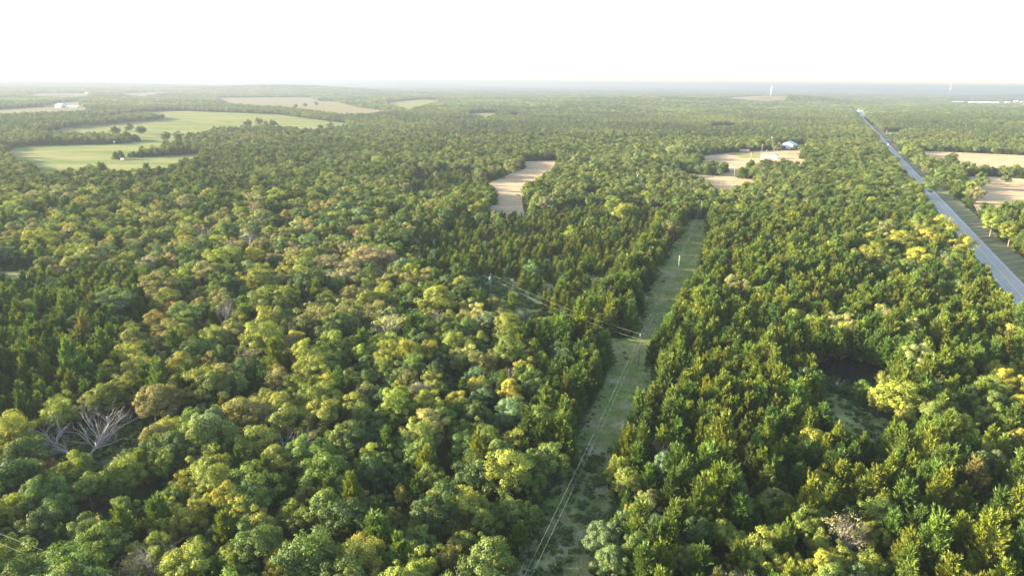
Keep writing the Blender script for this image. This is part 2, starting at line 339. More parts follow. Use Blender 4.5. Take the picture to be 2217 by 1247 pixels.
# pond
POND = poly([(1757,797),(1790,776),(1830,777),(1880,788),(1930,806),(1918,818),(1875,842),(1820,838),(1775,815)])
m, t, b = mat('pond_water'); b.inputs['Base Color'].default_value = (.008, .010, .007, 1); b.inputs['Roughness'].default_value = .06; b.inputs['IOR'].default_value = 1.33
bump(t, b, noise(t, 1.2, 3), .05, .02)
pc = np.mean(POND, 0)
me = MB().add([(p[0], p[1], float(terrain(*pc))+.14) for p in POND], [tuple(range(len(POND)))]).mesh('pond_water', m)
o = bpy.data.objects.new('pond_water', me); C.objects.link(o); tag(o, 'still dark pond water shaded by trees', kind='structure')
CLEAR.append(np.array(POND))
PONDF = np.array(poly([(1745,790),(1930,800),(1905,850),(1885,884),(1850,892),(1790,858),(1762,830)])); CLEAR.append(PONDF)
PF = np.array(poly([(1030,600),(1100,606),(1190,690),(1240,720),(1190,722),(1100,700),(1035,660)])); CLEAR.append(PF)
CLEAR.append(np.array(poly([(1676,331),(1748,331),(1742,313),(1684,313)])))
CLEAR.append(np.array(poly([(1598,336),(1628,336),(1626,329),(1600,329)])))
CLEAR.append(np.array([at(*p) for p in [(85,950,3),(150,925,3),(240,870,4),(300,885,4),(305,965,2),(270,1015,2),(180,1012,2),(90,1000,2)]]))

# ------------------------------------------------------------------ tree prototypes
def quads(Cn, N, size, aspect=.62):
    """leaf shaped quads at centres Cn facing N"""
    k = len(Cn); N = N/np.linalg.norm(N, axis=1, keepdims=True)
    R = rng.normal(size=(k, 3)); T = np.cross(N, R); T /= np.linalg.norm(T, axis=1, keepdims=True); B = np.cross(N, T)
    s = size[:, None]
    V = np.stack([Cn-T*s*.5, Cn+B*s*.5*aspect+N*s*.08, Cn+T*s*.5, Cn-B*s*.5*aspect+N*s*.08], 1).reshape(-1, 3)
    return V, np.arange(4*k).reshape(k, 4)
def rdir(k, up=0.0):
    d = rng.normal(size=(k, 3)); d[:, 2] += up; return d/np.linalg.norm(d, axis=1, keepdims=True)
def crown_mesh(name, D=8.0, Ht=9.0, lobes=7, blobs=80, leaves=175, size=.255, loose=.0, flat=1.0, low=.28):
    """broadleaf crown: limbs carry lobes, lobes carry clumps, clumps carry leaves"""
    R = D/2; zc = Ht*(.5+low*.35)
    L = []
    for i in range(lobes):
        a = 2*pi*i/lobes+rng.uniform(-.4, .4); q = rng.uniform(.35, .62) if i else 0
        L.append((cos(a)*R*q, sin(a)*R*q, zc+rng.uniform(-.20, .14)*Ht*flat+(0.14*Ht if q < .3 else 0), R*rng.uniform(.38, .56)))
    for q in (.14, .0, -.14): L.append((rng.uniform(-.2, .2)*R, rng.uniform(-.2, .2)*R, zc+q*Ht, R*(.55+.5*abs(q-.0 if q < 0 else 0))))
    Vs, sh, wm = [], [], []; Fs = []; off = 0
    for j in range(blobs):
        lx, ly, lz, lr = L[rng.integers(len(L))]
        d = rdir(1, .22)[0]; bc = np.array([lx, ly, lz])+d*lr*np.array([1, 1, .85*flat])*rng.uniform(.72, 1.08); bc[2] = min(max(bc[2], Ht*.2), Ht*.98)
        br = R*rng.uniform(.13, .24)
        k = int(leaves*rng.uniform(.7, 1.25)*(1-loose*.4))
        dd = rdir(k, .35); dd2 = d*.35+dd; 
        Cn = bc+dd*br*(rng.uniform(.55, 1.12, (k, 1)))*np.array([1, 1, .8])
        N = dd2+rng.normal(size=(k, 3))*.45+np.array([0, 0, .25])
        V, Fq = quads(Cn, N, size*rng.uniform(.6, 1.35, k)); Vs.append(V); Fs.append(Fq+off); off += len(V)
        bs = rng.uniform(.82, 1.2); sh.append(np.repeat(bs*rng.uniform(.75, 1.25, k), 4)); wm.append(np.full(4*k, max(0, rng.normal(.15, .28))))
    V = np.concatenate(Vs); Fq = np.concatenate(Fs)
    return mesh_np(name, V, Fq, M_LEAF, {'shade': ('POINT', np.concatenate(sh)), 'warm': ('POINT', np.clip(np.concatenate(wm), 0, 1))}), L
def cedar_mesh(name, Ht=6.0, R=1.5, plumes=170, tips=3, full=.75):
    Cn, N, Sz, sh, wm = [], [], [], [], []
    axes = [(0, 0, 1.0)]+[(rng.uniform(-.38, .38)*R, rng.uniform(-.38, .38)*R, rng.uniform(.62, .92)) for _ in range(tips)]
    Vt, Ft, off = [], [], 0
    for j in range(plumes):
        ax, ay, ah = axes[0] if rng.random() < .55 else axes[rng.integers(len(axes))]
        tt = rng.random()**1.15*.97; h = ah*Ht; z = Ht*.06+tt*(h-Ht*.06)
        rr = R*((1-tt)**full)*(1.0 if ax == 0 else .62)*rng.uniform(.55, 1.12)+.05
        a = rng.uniform(0, 2*pi); el = radians(rng.uniform(28, 58)+28*tt)
        d = np.array([cos(a)*cos(el), sin(a)*cos(el), sin(el)]); Lp = rng.uniform(.85, 1.65)*(1-.3*tt)
        base = np.array([ax+cos(a)*rr*.55, ay+sin(a)*rr*.55, z-.25])
        end = base+d*Lp+np.array([cos(a), sin(a), 0])*rr*.35
        k = 30; u = rng.random(k)**.8
        ctr = base+(end-base)*u[:, None]; wd = .17*(1-u*.9)+.015
        off3 = rdir(k)*wd[:, None]; pts = ctr+off3
        dirn = (end-base)/np.linalg.norm(end-base)+off3/np.maximum(wd[:, None], .05)*.55+rng.normal(size=(k, 3))*.15
        dirn /= np.linalg.norm(dirn, axis=1, keepdims=True)
        side = np.cross(dirn, rng.normal(size=(k, 3))); side /= np.linalg.norm(side, axis=1, keepdims=True)
        s = rng.uniform(.22, .46, k)[:, None]
        tri = np.stack([pts-side*s*.17, pts+side*s*.17, pts+dirn*s], 1).reshape(-1, 3)
        Vt.append(tri); Ft.append(np.arange(3*k).reshape(k, 3)+off); off += 3*k
        sh.append(np.repeat(rng.uniform(.8, 1.2)*rng.uniform(.8, 1.2, k), 3)); wm.append(np.full(3*k, np.clip(rng.normal(.2+.25*tt, .25), 0, 1)))
    return mesh_np(name, np.concatenate(Vt), np.concatenate(Ft), M_CEDAR, {'shade': ('POINT', np.concatenate(sh)), 'warm': ('POINT', np.concatenate(wm))})
def branches(mb, p, d, L, r, depth, spread=.6, up=.15, n=5, kids=(2, 4)):
    pts = [p]; rr = [r]; q = p.copy(); dd = d.copy()
    seg = 3 if depth > 1 else 2
    for k in range(seg):
        dd = (dd+Vector((random.gauss(0, .16), random.gauss(0, .16), random.gauss(up*.4, .12)))).normalized(); q = q+dd*(L/seg); pts.append(q.copy()); rr.append(r*(1-.45*(k+1)/seg))
    mb.tube(pts, rr, n if depth > 1 else 3, cap=False)
    if depth <= 0: return
    for k in range(random.randint(*kids)):
        i = random.randint(1, len(pts)-1); e = Vector((random.gauss(0, 1), random.gauss(0, 1), random.gauss(.3, .6))).normalized()
        branches(mb, pts[i], (dd+e*spread*1.6).normalized(), L*random.uniform(.5, .78), rr[i]*.62, depth-1, spread, up, n, kids)
def trunk_mesh(name, L, Ht, r=.16):
    mb = MB(); top = Vector((0, 0, Ht*.42)); mb.tube([(0, 0, -.4), (.03, .02, Ht*.2), top], [r*1.35, r, r*.8], 7)
    for lx, ly, lz, lr in L: mb.tube([top-Vector((0, 0, .15)), Vector((lx*.5, ly*.5, (top.z+lz)*.5)), Vector((lx, ly, lz))], [r*.6, r*.42, r*.18], 5)
    return mb.mesh(name, M_BARK)
BROAD = []
for i, kw in enumerate([dict(), dict(lobes=9, blobs=92, leaves=160), dict(lobes=6, blobs=70, leaves=190, flat=.9), dict(lobes=8, blobs=84, leaves=170, size=.24), dict(lobes=7, blobs=64, leaves=170, loose=.5, size=.24), dict(lobes=5, blobs=66, leaves=190), dict(lobes=10, blobs=96, leaves=150, flat=.85)]):
    me, L = crown_mesh('broadleaf_crown', **kw); BROAD.append((me, trunk_mesh('broadleaf_trunk', L, 9.0)))
WISPY = []
for i in range(2):      # thin pale crowns through which bare branches show
    me, L = crown_mesh('thin_crown', blobs=62, leaves=36, loose=.3, size=.24); mb = MB()
    for lx, ly, lz, lr in L:
        for q in range(3): branches(mb, Vector((lx*.3, ly*.3, lz*.55)), (Vector((lx, ly, lz*.45))+Vector((random.gauss(0, 1), random.gauss(0, 1), 1.5))).normalized(), 2.6, .06, 2, .45, .3, 4, (2, 3))
    mb.tube([(0, 0, -.4), (0, 0, 4)], [.2, .13], 6); WISPY.append((me, mb.mesh('branching_trunk', M_DEAD)))
TALL = []
for i in range(2):
    me, L = crown_mesh('tall_crown', D=6.5, Ht=11, lobes=6, blobs=60, leaves=190, size=.23, flat=1.5); TALL.append((me, trunk_mesh('tall_trunk', L, 11.0)))
CEDAR = []
for i, (R_, pl, tp, fl) in enumerate([(1.5, 180, 2, .95), (1.35, 165, 1, 1.0), (1.7, 215, 4, .85), (1.6, 200, 5, .8), (1.2, 150, 0, 1.05), (1.6, 195, 3, .95), (1.8, 225, 6, .8)]):
    me = cedar_mesh('cedar_crown', 6.0, R_, pl, tp, fl)
    CEDAR.append((me, MB().tube([(0, 0, -.3), (.02, 0, 2), (0, .02, 4.8)], [.13, .1, .03], 6).mesh('cedar_trunk', M_BARK)))
BARE = []
for i in range(4):
    mb = MB(); random.seed(40+i)
    tp = Vector((random.uniform(-.3, .3), random.uniform(-.3, .3), 3.0)); mb2 = MB().tube([(0, 0, -.3), tp*.5, tp], [.22, .17, .14], 7)
    for q in range(6): branches(mb, tp*random.uniform(.6, 1), Vector((random.gauss(0, 1), random.gauss(0, 1), random.uniform(.6, 2))).normalized(), 2.7, .09, 3, .5, .25, 5, (3, 4))
    BARE.append((mb.mesh('bare_branches', M_DEAD), mb2.mesh('bare_trunk', M_DEAD)))
def grove_mesh(name, W_, crowns, q, size, ht):
    Cn, N, sh = [], [], []
    for i in range(crowns):
        a = rng.uniform(0, 2*pi); rr = W_/2*math.sqrt(rng.random()); cr = W_/2/math.sqrt(crowns)*rng.uniform(1.0, 1.7); cr = min(cr, ht*.9)
        c = np.array([cos(a)*rr, sin(a)*rr, ht*rng.uniform(.5, .68)])
        d = rdir(q, .5); Cn.append(c+d*np.array([cr, cr, ht*.38])*rng.uniform(.8, 1.1, (q, 1))); N.append(d+rng.normal(size=(q, 3))*.35); sh.append(np.repeat(rng.uniform(.7, 1.3)*rng.uniform(.8, 1.2, q), 4))
    Cn = np.concatenate(Cn); N = np.concatenate(N)
    V, Fq = quads(Cn, N, size*rng.uniform(.7, 1.3, len(Cn)), .8); V[:, 2] = np.maximum(V[:, 2], .1)
    return mesh_np(name, V, Fq, M_LEAF, {'shade': ('POINT', np.concatenate(sh)), 'warm': ('POINT', np.zeros(len(V)))})
GROVE3 = [grove_mesh('copse', 14, 5, 90, 1.5, 8) for _ in range(4)]
GROVE4 = [grove_mesh('wood', 46, 22, 34, 3.4, 9) for _ in range(4)]
GROVE5 = [grove_mesh('forest_block', 150, 60, 16, 10, 11) for _ in range(4)]
def bush_mesh():
    me, L = crown_mesh('bush_foliage', D=3, Ht=1.9, lobes=5, blobs=22, leaves=50, size=.26, low=-.1); return me
BUSH = [bush_mesh() for _ in range(3)]
def tuft_mesh(hgt=.45, k=80, W_=1.3):
    p = rng.normal(size=(k, 2))*W_*.28; d = rng.normal(size=(k, 3))*.35; d[:, 2] = 1; d /= np.linalg.norm(d, axis=1, keepdims=True)
    h = hgt*rng.uniform(.4, 1.1, k)[:, None]; b0 = np.c_[p, np.zeros(k)]; s = rng.normal(size=(k, 3)); s[:, 2] = 0; s /= np.linalg.norm(s, axis=1, keepdims=True)
    V = np.stack([b0-s*.05, b0+s*.05, b0+d*h], 1).reshape(-1, 3)
    return mesh_np('grass_tuft', V, np.arange(3*k).reshape(k, 3), M_LEAF, {'shade': ('POINT', np.repeat(rng.uniform(.7, 1.3, k), 3)), 'warm': ('POINT', np.repeat(rng.uniform(0, .6, k), 3))})
TUFT = [tuft_mesh() for _ in range(4)]

# ------------------------------------------------------------------ where things grow
def inside(px, py, P):
    P = np.asarray(P); x0, y0 = P[:, 0], P[:, 1]; x1, y1 = np.roll(x0, -1), np.roll(y0, -1); c = np.zeros(len(px), bool)
    for a, b_, c_, d_ in zip(x0, y0, x1, y1):
        if b_ == d_: continue
        k = ((b_ > py) != (d_ > py)) & (px < (c_-a)*(py-b_)/(d_-b_)+a); c ^= k
    return c
def is_clear(x, y):
    c = np.zeros(len(x), bool)
    for P in CLEAR: c |= inside(x, y, P)
    for P in WOODS: c &= ~inside(x, y, P)
    return c
def near_clear(x, y, r):
    return is_clear(x, y) | is_clear(x+r, y) | is_clear(x-r, y) | is_clear(x, y+r) | is_clear(x, y-r)
def vnoise(x, y, s, seed=0):
    r_ = np.random.default_rng(seed); G = r_.random((128, 128)); u = x/s+37.3; v = y/s+11.7
    i, j = np.floor(u).astype(int), np.floor(v).astype(int); fu, fv = u-i, v-j; fu = fu*fu*(3-2*fu); fv = fv*fv*(3-2*fv)
    g_ = lambda a, b_: G[a % 128, b_ % 128]
    return (g_(i, j)*(1-fu)+g_(i+1, j)*fu)*(1-fv)+(g_(i, j+1)*(1-fu)+g_(i+1, j+1)*fu)*fv
def ring(r0, r1, s, margin, jit=.45):
    """jittered grid inside the view wedge between two depths"""
    ys = np.arange(r0, r1, s*.9); out = []
    for k, y in enumerate(ys):
        hw = .80*y+margin; xs = np.arange(-hw, hw*.97, s)+(k % 2)*s*.5; out.append(np.c_[xs, np.full(len(xs), y)])
    p = np.concatenate(out); p += rng.uniform(-jit, jit, p.shape)*s; return p
TINTS = {'Y': ((.215, .215, .030), 'yellow-leaved'), 'YG': ((.155, .18, .026), 'yellow-green'), 'G': ((.092, .135, .024), 'mid-green'), 'D': ((.048, .080, .018), 'dark green'),
         'O': ((.155, .155, .045), 'olive'), 'W': ((.25, .25, .085), 'pale cream-green'), 'T': ((.30, .16, .07), 'rusty orange'), 'P': ((.19, .165, .085), 'pinkish tan'),
         'B': ((.09, .14, .052), 'bluish green'), 'C': ((.050, .085, .015), 'deep green'), 'CY': ((.102, .130, .016), 'golden-green'), 'CB': ((.105, .10, .028), 'bronze'), 'CG': ((.080, .128, .023), 'fresh green')}
ZC = [([(0,600),(330,600),(300,720),(250,800),(150,850),(60,960),(-200,990),(-200,600)], .05), ([(870,500),(1100,450),(1490,440),(1460,560),(1400,700),(1330,730),(1060,620),(870,570)], .05),
      ([(1130,990),(1180,850),(1240,770),(1335,765),(1325,850),(1260,980)], .0), ([(1760,480),(2150,470),(2180,640),(1900,620),(1760,560)], .45), ([(1270,1030),(1450,990),(1510,1060),(1700,1060),(1760,1300),(1240,1300)], .7),
      ([(1690,1140),(1920,1130),(1980,1300),(1690,1300)], .75), ([(2000,900),(2217,700),(2500,650),(2500,1000),(2030,980)], .5), ([(-200,340),(110,340),(110,400),(-200,420)], .6), ([(1300,320),(1500,320),(1500,360),(1250,380)], .8),
      ([(900,365),(1030,365),(1030,410),(880,430)], .02), ([(1700,330),(1960,330),(2100,470),(1720,440)], .35), ([(0,380),(450,350),(700,400),(640,440),(300,420),(0,410)], .15),
      ([(243,345),(440,333),(700,300),(800,330),(600,360),(440,372)], .12), ([(1740,680),(1960,680),(1960,850),(1740,850)], .35), ([(2130,430),(2500,430),(2500,640),(2217,600)], .3)]
def p_broad(x, y, px, py):
    p = np.where(py > 470, .86, .5+.9*(vnoise(x, y, 90, 5)-.5)); p = np.where((py > 470) & (px > 1330+.0*py) & (px > 1330), .06, p)
    p = np.where((py > 640) & (px < 1330) & (px > 1100) & (py < 1000), .45, p)
    p = np.where(py < 330, .55+.7*(vnoise(x, y, 260, 6)-.5), p)
    for P, v in ZC: p = np.where(inside(px, py, P), v, p)
    return p

# broadleaf trees read off the photograph: centre of the crown, width, tint  (kind: b crown, w thin crown, t tall, x bare)
HEROES = '''178 573 70 O b;213 610 34 YG b;247 655 80 B b;340 623 84 O b;393 605 55 YG b;370 670 38 T b;343 695 38 T w;403 683 80 G b;365 645 45 YG b;560 602 125 YG b;450 590 65 O b;575 655 115 G b;620 640 70 YG b;483 680 90 P x;675 610 90 D b;
630 650 60 G b;690 690 90 O b;650 700 80 O b;567 735 105 YG b;513 703 60 YG b;283 715 60 Y b;225 730 50 O b;360 730 95 O b;400 725 60 YG b;277 770 85 Y b;307 802 80 YG b;350 778 50 O w;420 752 60 G b;530 775 75 P w;633 735 62 Y b;685 782 80 YG b;577 792 50 G b;
430 835 105 YG b;475 840 100 G b;385 822 62 Y b;313 833 45 Y b;217 862 75 YG b;260 845 80 YG b;190 880 60 O b;143 872 56 YG b;313 868 45 O b;670 828 60 Y w;567 873 70 O b;433 893 45 O b;503 905 45 YG b;373 925 66 Y b;333 950 80 O b;70 737 42 B b;163 705 42 B b;720 825 60 Y b;
560 960 105 YG b;620 905 105 YG b;690 900 115 YG b;745 950 100 G b;600 1000 90 YG b;665 985 100 G b;157 1020 90 YG b;190 1050 85 YG b;120 1060 70 YG b;80 1028 62 O b;110 1010 30 T b;33 1100 75 YG b;397 1048 62 Y b;205 1140 62 W w;200 1190 60 O b;267 1105 74 G b;360 1105 75 Y b;405 1130 90 YG b;440 1100 60 Y b;350 1160 70 Y b;
300 1200 62 Y b;520 1110 80 Y b;560 1130 80 YG b;590 1175 75 Y b;600 1225 70 Y b;493 1215 80 YG b;663 1065 55 O b;650 1130 65 G b;485 1020 50 O b;253 1062 50 D b;727 1055 70 G b;430 1190 80 G b;470 1160 70 D b;
757 590 85 P b;705 575 75 P b;640 545 60 P b;860 600 60 O b;880 640 60 G b;793 605 64 G b;827 640 60 YG b;763 645 62 O b;953 652 100 YG b;925 670 60 Y b;838 700 115 W w;1013 675 62 O b;1057 695 42 O w;1100 697 62 G b;1095 728 86 G b;1120 740 50 G b;930 757 62 Y b;833 747 85 YG b;790 770 60 YG b;973 688 50 YG b;1020 775 70 W b;1055 785 66 O b;990 780 50 O b;1083 778 45 O b;1030 815 60 B b;
1137 790 42 G b;1220 778 64 B b;1205 760 50 B b;867 812 72 G b;753 822 60 Y b;937 837 70 YG b;867 849 50 Y b;760 880 72 Y b;930 880 80 YG b;985 872 70 Y b;960 910 70 G b;1107 897 80 B b;1163 910 90 G b;1045 852 60 B b;1112 960 72 YG b;1080 985 80 G b;1190 1000 90 G b;1140 1010 80 G b;997 937 62 G b;1040 930 60 Y b;953 787 50 D b;1107 813 55 P x;
780 900 80 G b;770 950 90 D b;820 925 70 D b;920 985 80 G b;890 1000 70 G b;930 1040 70 G b;1020 1005 45 B b;860 1030 42 B b;790 1095 60 O b;845 1120 55 Y b;870 1070 40 Y b;950 1075 60 YG b;1005 1095 95 Y b;990 1125 60 Y b;1050 1130 80 G b;1110 1110 70 G b;1150 1120 60 G b;920 1115 55 YG b;900 1150 60 G b;780 1185 70 Y b;860 1180 60 B b;980 1195 70 O b;950 1210 60 Y b;1060 1205 90 G b;1010 1180 80 G b;830 1215 70 G b;1150 1050 60 G b;
1340 1015 60 Y b;1360 1050 80 YG b;1330 1010 36 Y b;1400 1095 70 O b;1350 1130 60 B b;1310 1160 90 B b;1320 1210 80 B b;1370 1115 45 Y b;1420 1140 55 P x;1460 970 40 Y b;1480 985 40 YG b;1460 1210 60 YG b;1400 1190 60 G b;
1833 703 56 W b;1827 722 60 Y b;1800 735 40 O b;1983 722 50 W t;1992 778 56 W t;1975 755 30 W b;1753 702 62 YG b;1720 690 50 YG b;1917 692 50 P b;1907 760 30 P x;2193 730 60 Y b;2180 830 72 Y b;2207 880 60 Y b;2195 925 50 Y b;1950 855 105 YG b;1920 830 60 Y b;1673 852 62 CY b;1593 620 60 O b;1560 640 40 YG b;
2087 917 56 Y b;1755 960 76 Y b;2023 848 62 B b;2137 972 50 Y b;2187 955 50 O b;2010 517 90 Y b;1950 522 72 Y b;1893 545 82 YG b;2043 488 62 Y b;2083 537 62 Y b;1997 485 62 YG b;1985 560 60 Y b;1960 580 50 G b;2060 570 60 G b;1920 500 55 O b;1860 560 60 O b;
1590 1057 52 W b;1677 1087 62 O b;1650 1100 60 YG b;1700 1095 60 CY b;1617 1107 52 YG b;1567 1157 64 YG b;1600 1170 60 YG b;1690 1157 62 YG b;1530 1140 50 YG b;1830 1145 115 P w;1860 1170 60 P w;1775 1175 62 Y b;1887 1162 62 YG b;1877 1227 80 YG b;1810 1220 80 Y b;1740 1235 60 Y b;1700 1235 62 Y b;1493 1207 62 YG b;1503 1145 40 O b;1780 1128 50 G b;1840 1115 40 G b;1615 1078 40 P x;1925 1135 36 P x;
1905 865 60 YG b;1870 845 45 G b;2050 870 60 G b;2100 860 60 G b;2150 900 60 G b;2120 1000 50 O b;2160 1000 50 O b;1960 900 50 Y b;
100 525 82 YG b;60 545 50 YG b;15 545 50 B b;210 500 105 G b;145 495 42 Y b;120 470 36 W b;205 560 90 O b;160 580 60 O b;230 545 60 B b;290 535 50 O b;280 455 66 YG b;270 440 40 O b;345 450 50 O b;320 460 50 W w;390 445 50 P x;340 480 60 O b;390 500 22 Y t;400 520 50 YG b;445 510 48 P x;345 560 30 T b;370 570 45 P w;320 575 50 P w;
50 440 50 YG b;20 450 50 YG b;95 445 44 YG b;130 420 50 O b;180 445 60 O b;150 415 36 O b;200 420 40 W b;450 425 60 O b;410 440 60 O b;548 430 60 W w;550 450 56 P w;600 425 60 YG b;520 460 50 YG b;500 500 80 G b;560 470 70 O b;590 480 60 D b;500 535 60 P w;540 520 50 P x;560 555 40 YG b;620 540 60 D b;650 490 50 W b;680 455 60 O b;720 450 60 O b;740 455 70 B b;780 470 60 B b;
595 560 45 P b;490 560 90 YG b;470 590 60 YG b;560 600 60 G b;870 515 60 D b;880 500 40 W b;760 540 60 P b;800 560 80 P b;840 560 60 P b;850 600 46 P b;810 610 50 CY b;640 545 50 P b;670 560 60 YG b;780 550 60 G b;700 480 60 D b;650 470 70 D b;
1290 360 44 P b;1250 345 40 P b;1380 345 50 P b;1495 325 40 P b;1480 315 50 O b;1460 325 46 W b;1420 345 40 Y b;1385 320 36 Y b;1350 455 60 YG b;1330 445 44 YG b;1460 495 62 CB b;1183 438 38 P b;1110 360 50 O b;1030 420 26 Y t;980 440 60 G b;1060 430 40 G b;
1950 370 0 G b;2010 400 60 G b;2040 380 60 G b;2065 375 36 Y b;2125 388 34 G b;2075 398 24 G b;2105 408 44 Y b;2120 420 36 P w;2010 360 44 O b;1990 345 40 O b;1965 328 34 YG b;2060 345 50 D b;2180 385 22 B b;1968 320 26 YG b;2150 480 60 YG b;2190 500 60 CY b;
248 281 30 D b;280 276 32 D b;303 281 24 D b;360 296 24 D b;385 296 26 D b;537 268 26 D b;560 264 28 D b;590 268 28 D b;575 270 22 P b;715 270 26 D b;694 276 16 D b;660 228 18 D b;640 230 16 D b;684 225 16 D b;1625 356 20 D b;440 222 30 D b;1676 204 5 D b;1584 204 9 D b;1430 191 5 D t;1596 206 4 D b;1785 732 34 C c;1812 734 36 CG c;1845 737 36 C c;1872 742 34 CG c;1895 748 36 C c;1918 757 34 CG c;1766 748 32 C c;1800 722 44 D b;1860 724 44 D b;1940 765 32 C c;1828 728 40 D b;1886 733 40 G b;1684 318 22 O b;1720 322 17 D b;1742 322 24 YG b'''.replace('\n', '').split(';')
hero = []
for h in HEROES:
    h = h.split()
    if len(h) < 5: continue
    px, py, wd, tn, kd = float(h[0]), float(h[1]), float(h[2]), h[3], h[4]
    if wd <= 0: continue
    ht = 7.0
    for _ in range(3):
        x, y = at(px, py, ht*.62); z = float(terrain(x, y)); _, _, dep = project(x, y, z+ht*.6); D = wd*dep/FPX; D = min(max(D, 2.0), 15 if dep < 2500 else 24)
        ht = min(max(.74*D+3.0, 3.5), 13)
        if py < 410: ht = min(max(.95*D+1.5, 4), 17)
        if kd == 'c': ht = 1.9*D
        if kd == 't': ht = min(14, D*1.75)
    hero.append(dict(x=x, y=y, D=D*1.12, H=ht, t=tn, k=kd, hero=True))
HX = np.array([(h['x'], h['y'], h['D']) for h in hero])
TREES = list(hero)
def pick_tint(x, y, px, py, broad, cy_bias):
    r = rng.random()
    if broad:
        left = px < 1100
        if py > 950: tb = ['YG', 'Y', 'G', 'G', 'D', 'D', 'B', 'O']; pr = [.22, .07, .30, .12, .17, .06, .04, .02]
        elif left: tb = ['YG', 'Y', 'G', 'D', 'O', 'B', 'P', 'W']; pr = [.24, .04, .30, .14, .18, .06, .03, .01]
        else: tb = ['YG', 'Y', 'G', 'D', 'O', 'B', 'P', 'W']; pr = [.28, .10, .30, .12, .11, .07, .01, .01]
        return tb[rng.choice(len(tb), p=np.array(pr)/sum(pr))]
    if r < .30+cy_bias: return 'CY'
    if r < .325+cy_bias: return 'CB'
    if r < .62+cy_bias*.5: return 'CG'
    return 'C'
def tintvec(t_):
    c = np.array(TINTS[t_][0]); return c*rng.uniform(.8, 1.2)*np.array([rng.uniform(.88, 1.14), 1, rng.uniform(.85, 1.2)])
def near_tree(x, y, T, f):
    """True where a point stands inside f crown radii of a tree"""
    from mathutils.kdtree import KDTree
    kd = KDTree(len(T))
    for i, tr in enumerate(T): kd.insert((tr[0], tr[1], 0), i)
    kd.balance(); out = np.zeros(len(x), bool)
    for i in range(len(x)):
        for co, j, d in kd.find_n((x[i], y[i], 0), 3):
            if d < T[j][2]*.5*f: out[i] = True; break
    return out
# filler broadleaf trees to 1000 m
P = ring(60, 1000, 6.6, 45); P = P[~near_clear(P[:, 0], P[:, 1], 2.6)]
px, py, dp = project(P[:, 0], P[:, 1], terrain(P[:, 0], P[:, 1])+4)
keep = rng.random(len(P)) < p_broad(P[:, 0], P[:, 1], px, py); P = P[keep]; px = px[keep]; py = py[keep]
P_D = rng.uniform(5.0, 9.5, len(P))*np.where((px < 1150) & (py > 420), 1.22, 1); kp = ~near_tree(P[:, 0], P[:, 1], HX, 1.0); P, px, py, P_D = P[kp], px[kp], py[kp], P_D[kp]
for (x, y), a, b_, D in zip(P, px, py, P_D):
    k = 'x' if rng.random() < .012 else ('w' if rng.random() < .05 else 'b')
    tn = pick_tint(x, y, a, b_, True, 0)
    if k == 'w' and tn not in ('W', 'P', 'O'): tn = 'O'
    TREES.append(dict(x=x, y=y, D=D*(1 if b_ > 400 else 1.15), H=.68*D+rng.uniform(2.4, 4.0), t=tn, k=k))
BT = np.array([(h['x'], h['y'], h['D']) for h in TREES])
# cedars fill what is left to 900 m
P = np.concatenate([ring(60, 420, 2.75, 30, .5), ring(420, 1000, 4.0, 30, .5)]); P = P[~near_clear(P[:, 0], P[:, 1], 1.7)]
P = P[~near_tree(P[:, 0], P[:, 1], BT, .74)]
px, py, dp = project(P[:, 0], P[:, 1], terrain(P[:, 0], P[:, 1])+3)
pb = p_broad(P[:, 0], P[:, 1], px, py); vn = vnoise(P[:, 0], P[:, 1], 14, 9)
kp = rng.random(len(P)) > np.where(pb > .8, .78, np.where(pb > .4, .35, .06))+.35*(vn < .2); P, px, py, vn, pb = P[kp], px[kp], py[kp], vn[kp], pb[kp]
small = inside(px, py, ZC[1][0]) | inside(px, py, ZC[9][0])
STRIPP = CLEAR[list(FIELDS).index('cleared_strip')]
small &= ~(np.abs(P[:, 0]-(.345*P[:, 1]-33)) < 15)
sm2 = small & ((vnoise(P[:, 0], P[:, 1], 6, 33) < .30) | (rng.random(len(P)) < .2))
cb_ = np.where((px > 1400) & (py > 480), .22, np.where(small, .3, -.12))
for i in range(len(P)):
    if sm2[i]: continue
    x, y = P[i]; s = rng.uniform(.62, 1.3)**1.2*(.9+.45*vn[i]); s *= .6 if small[i] else 1
    if pb[i] < .01: s *= 1.1
    if rng.random() < .07: s *= 1.3
    fr = 1.6 if y > 400 else (1.12 if y > 250 else 1); hf = .82 if y > 400 else 1
    TREES.append(dict(x=x, y=y, D=3.2*s*rng.uniform(.85, 1.12)*fr, H=6.2*s*rng.uniform(.85, 1.2)*hf, t=pick_tint(x, y, px[i], py[i], False, cb_[i]), k='c'))
TX = np.array([(t_['x'], t_['y'], t_['H'], t_['D']) for t_ in TREES]); tz = terrain(TX[:, 0], TX[:, 1])
tpx, tpy, tdp = project(TX[:, 0], TX[:, 1], tz+TX[:, 2]*.6)
size_px = TX[:, 3]*FPX/tdp
inview = (tpx > -10) & (tpx < 2227) & (tpy < 1247+size_px*.25) & (tpy > 0)
score = np.where(inview, size_px, 0)
for i, t_ in enumerate(TREES):
    t_.update(z=float(tz[i]), px=tpx[i], py=tpy[i], s=score[i], rz=rng.uniform(0, 2*pi))
iscedar = np.array([t_['k'] == 'c' for t_ in TREES]); isbare = np.array([t_['k'] == 'x' for t_ in TREES])
solo = set(np.argsort(-np.where(iscedar, score, -1))[:300]) | set(np.argsort(-np.where(~iscedar & ~isbare, score+np.array([30*bool(t_.get('hero')) for t_ in TREES])*(score > 0), -1))[:300]) | set(i for i in range(len(TREES)) if isbare[i] and score[i] > 14)
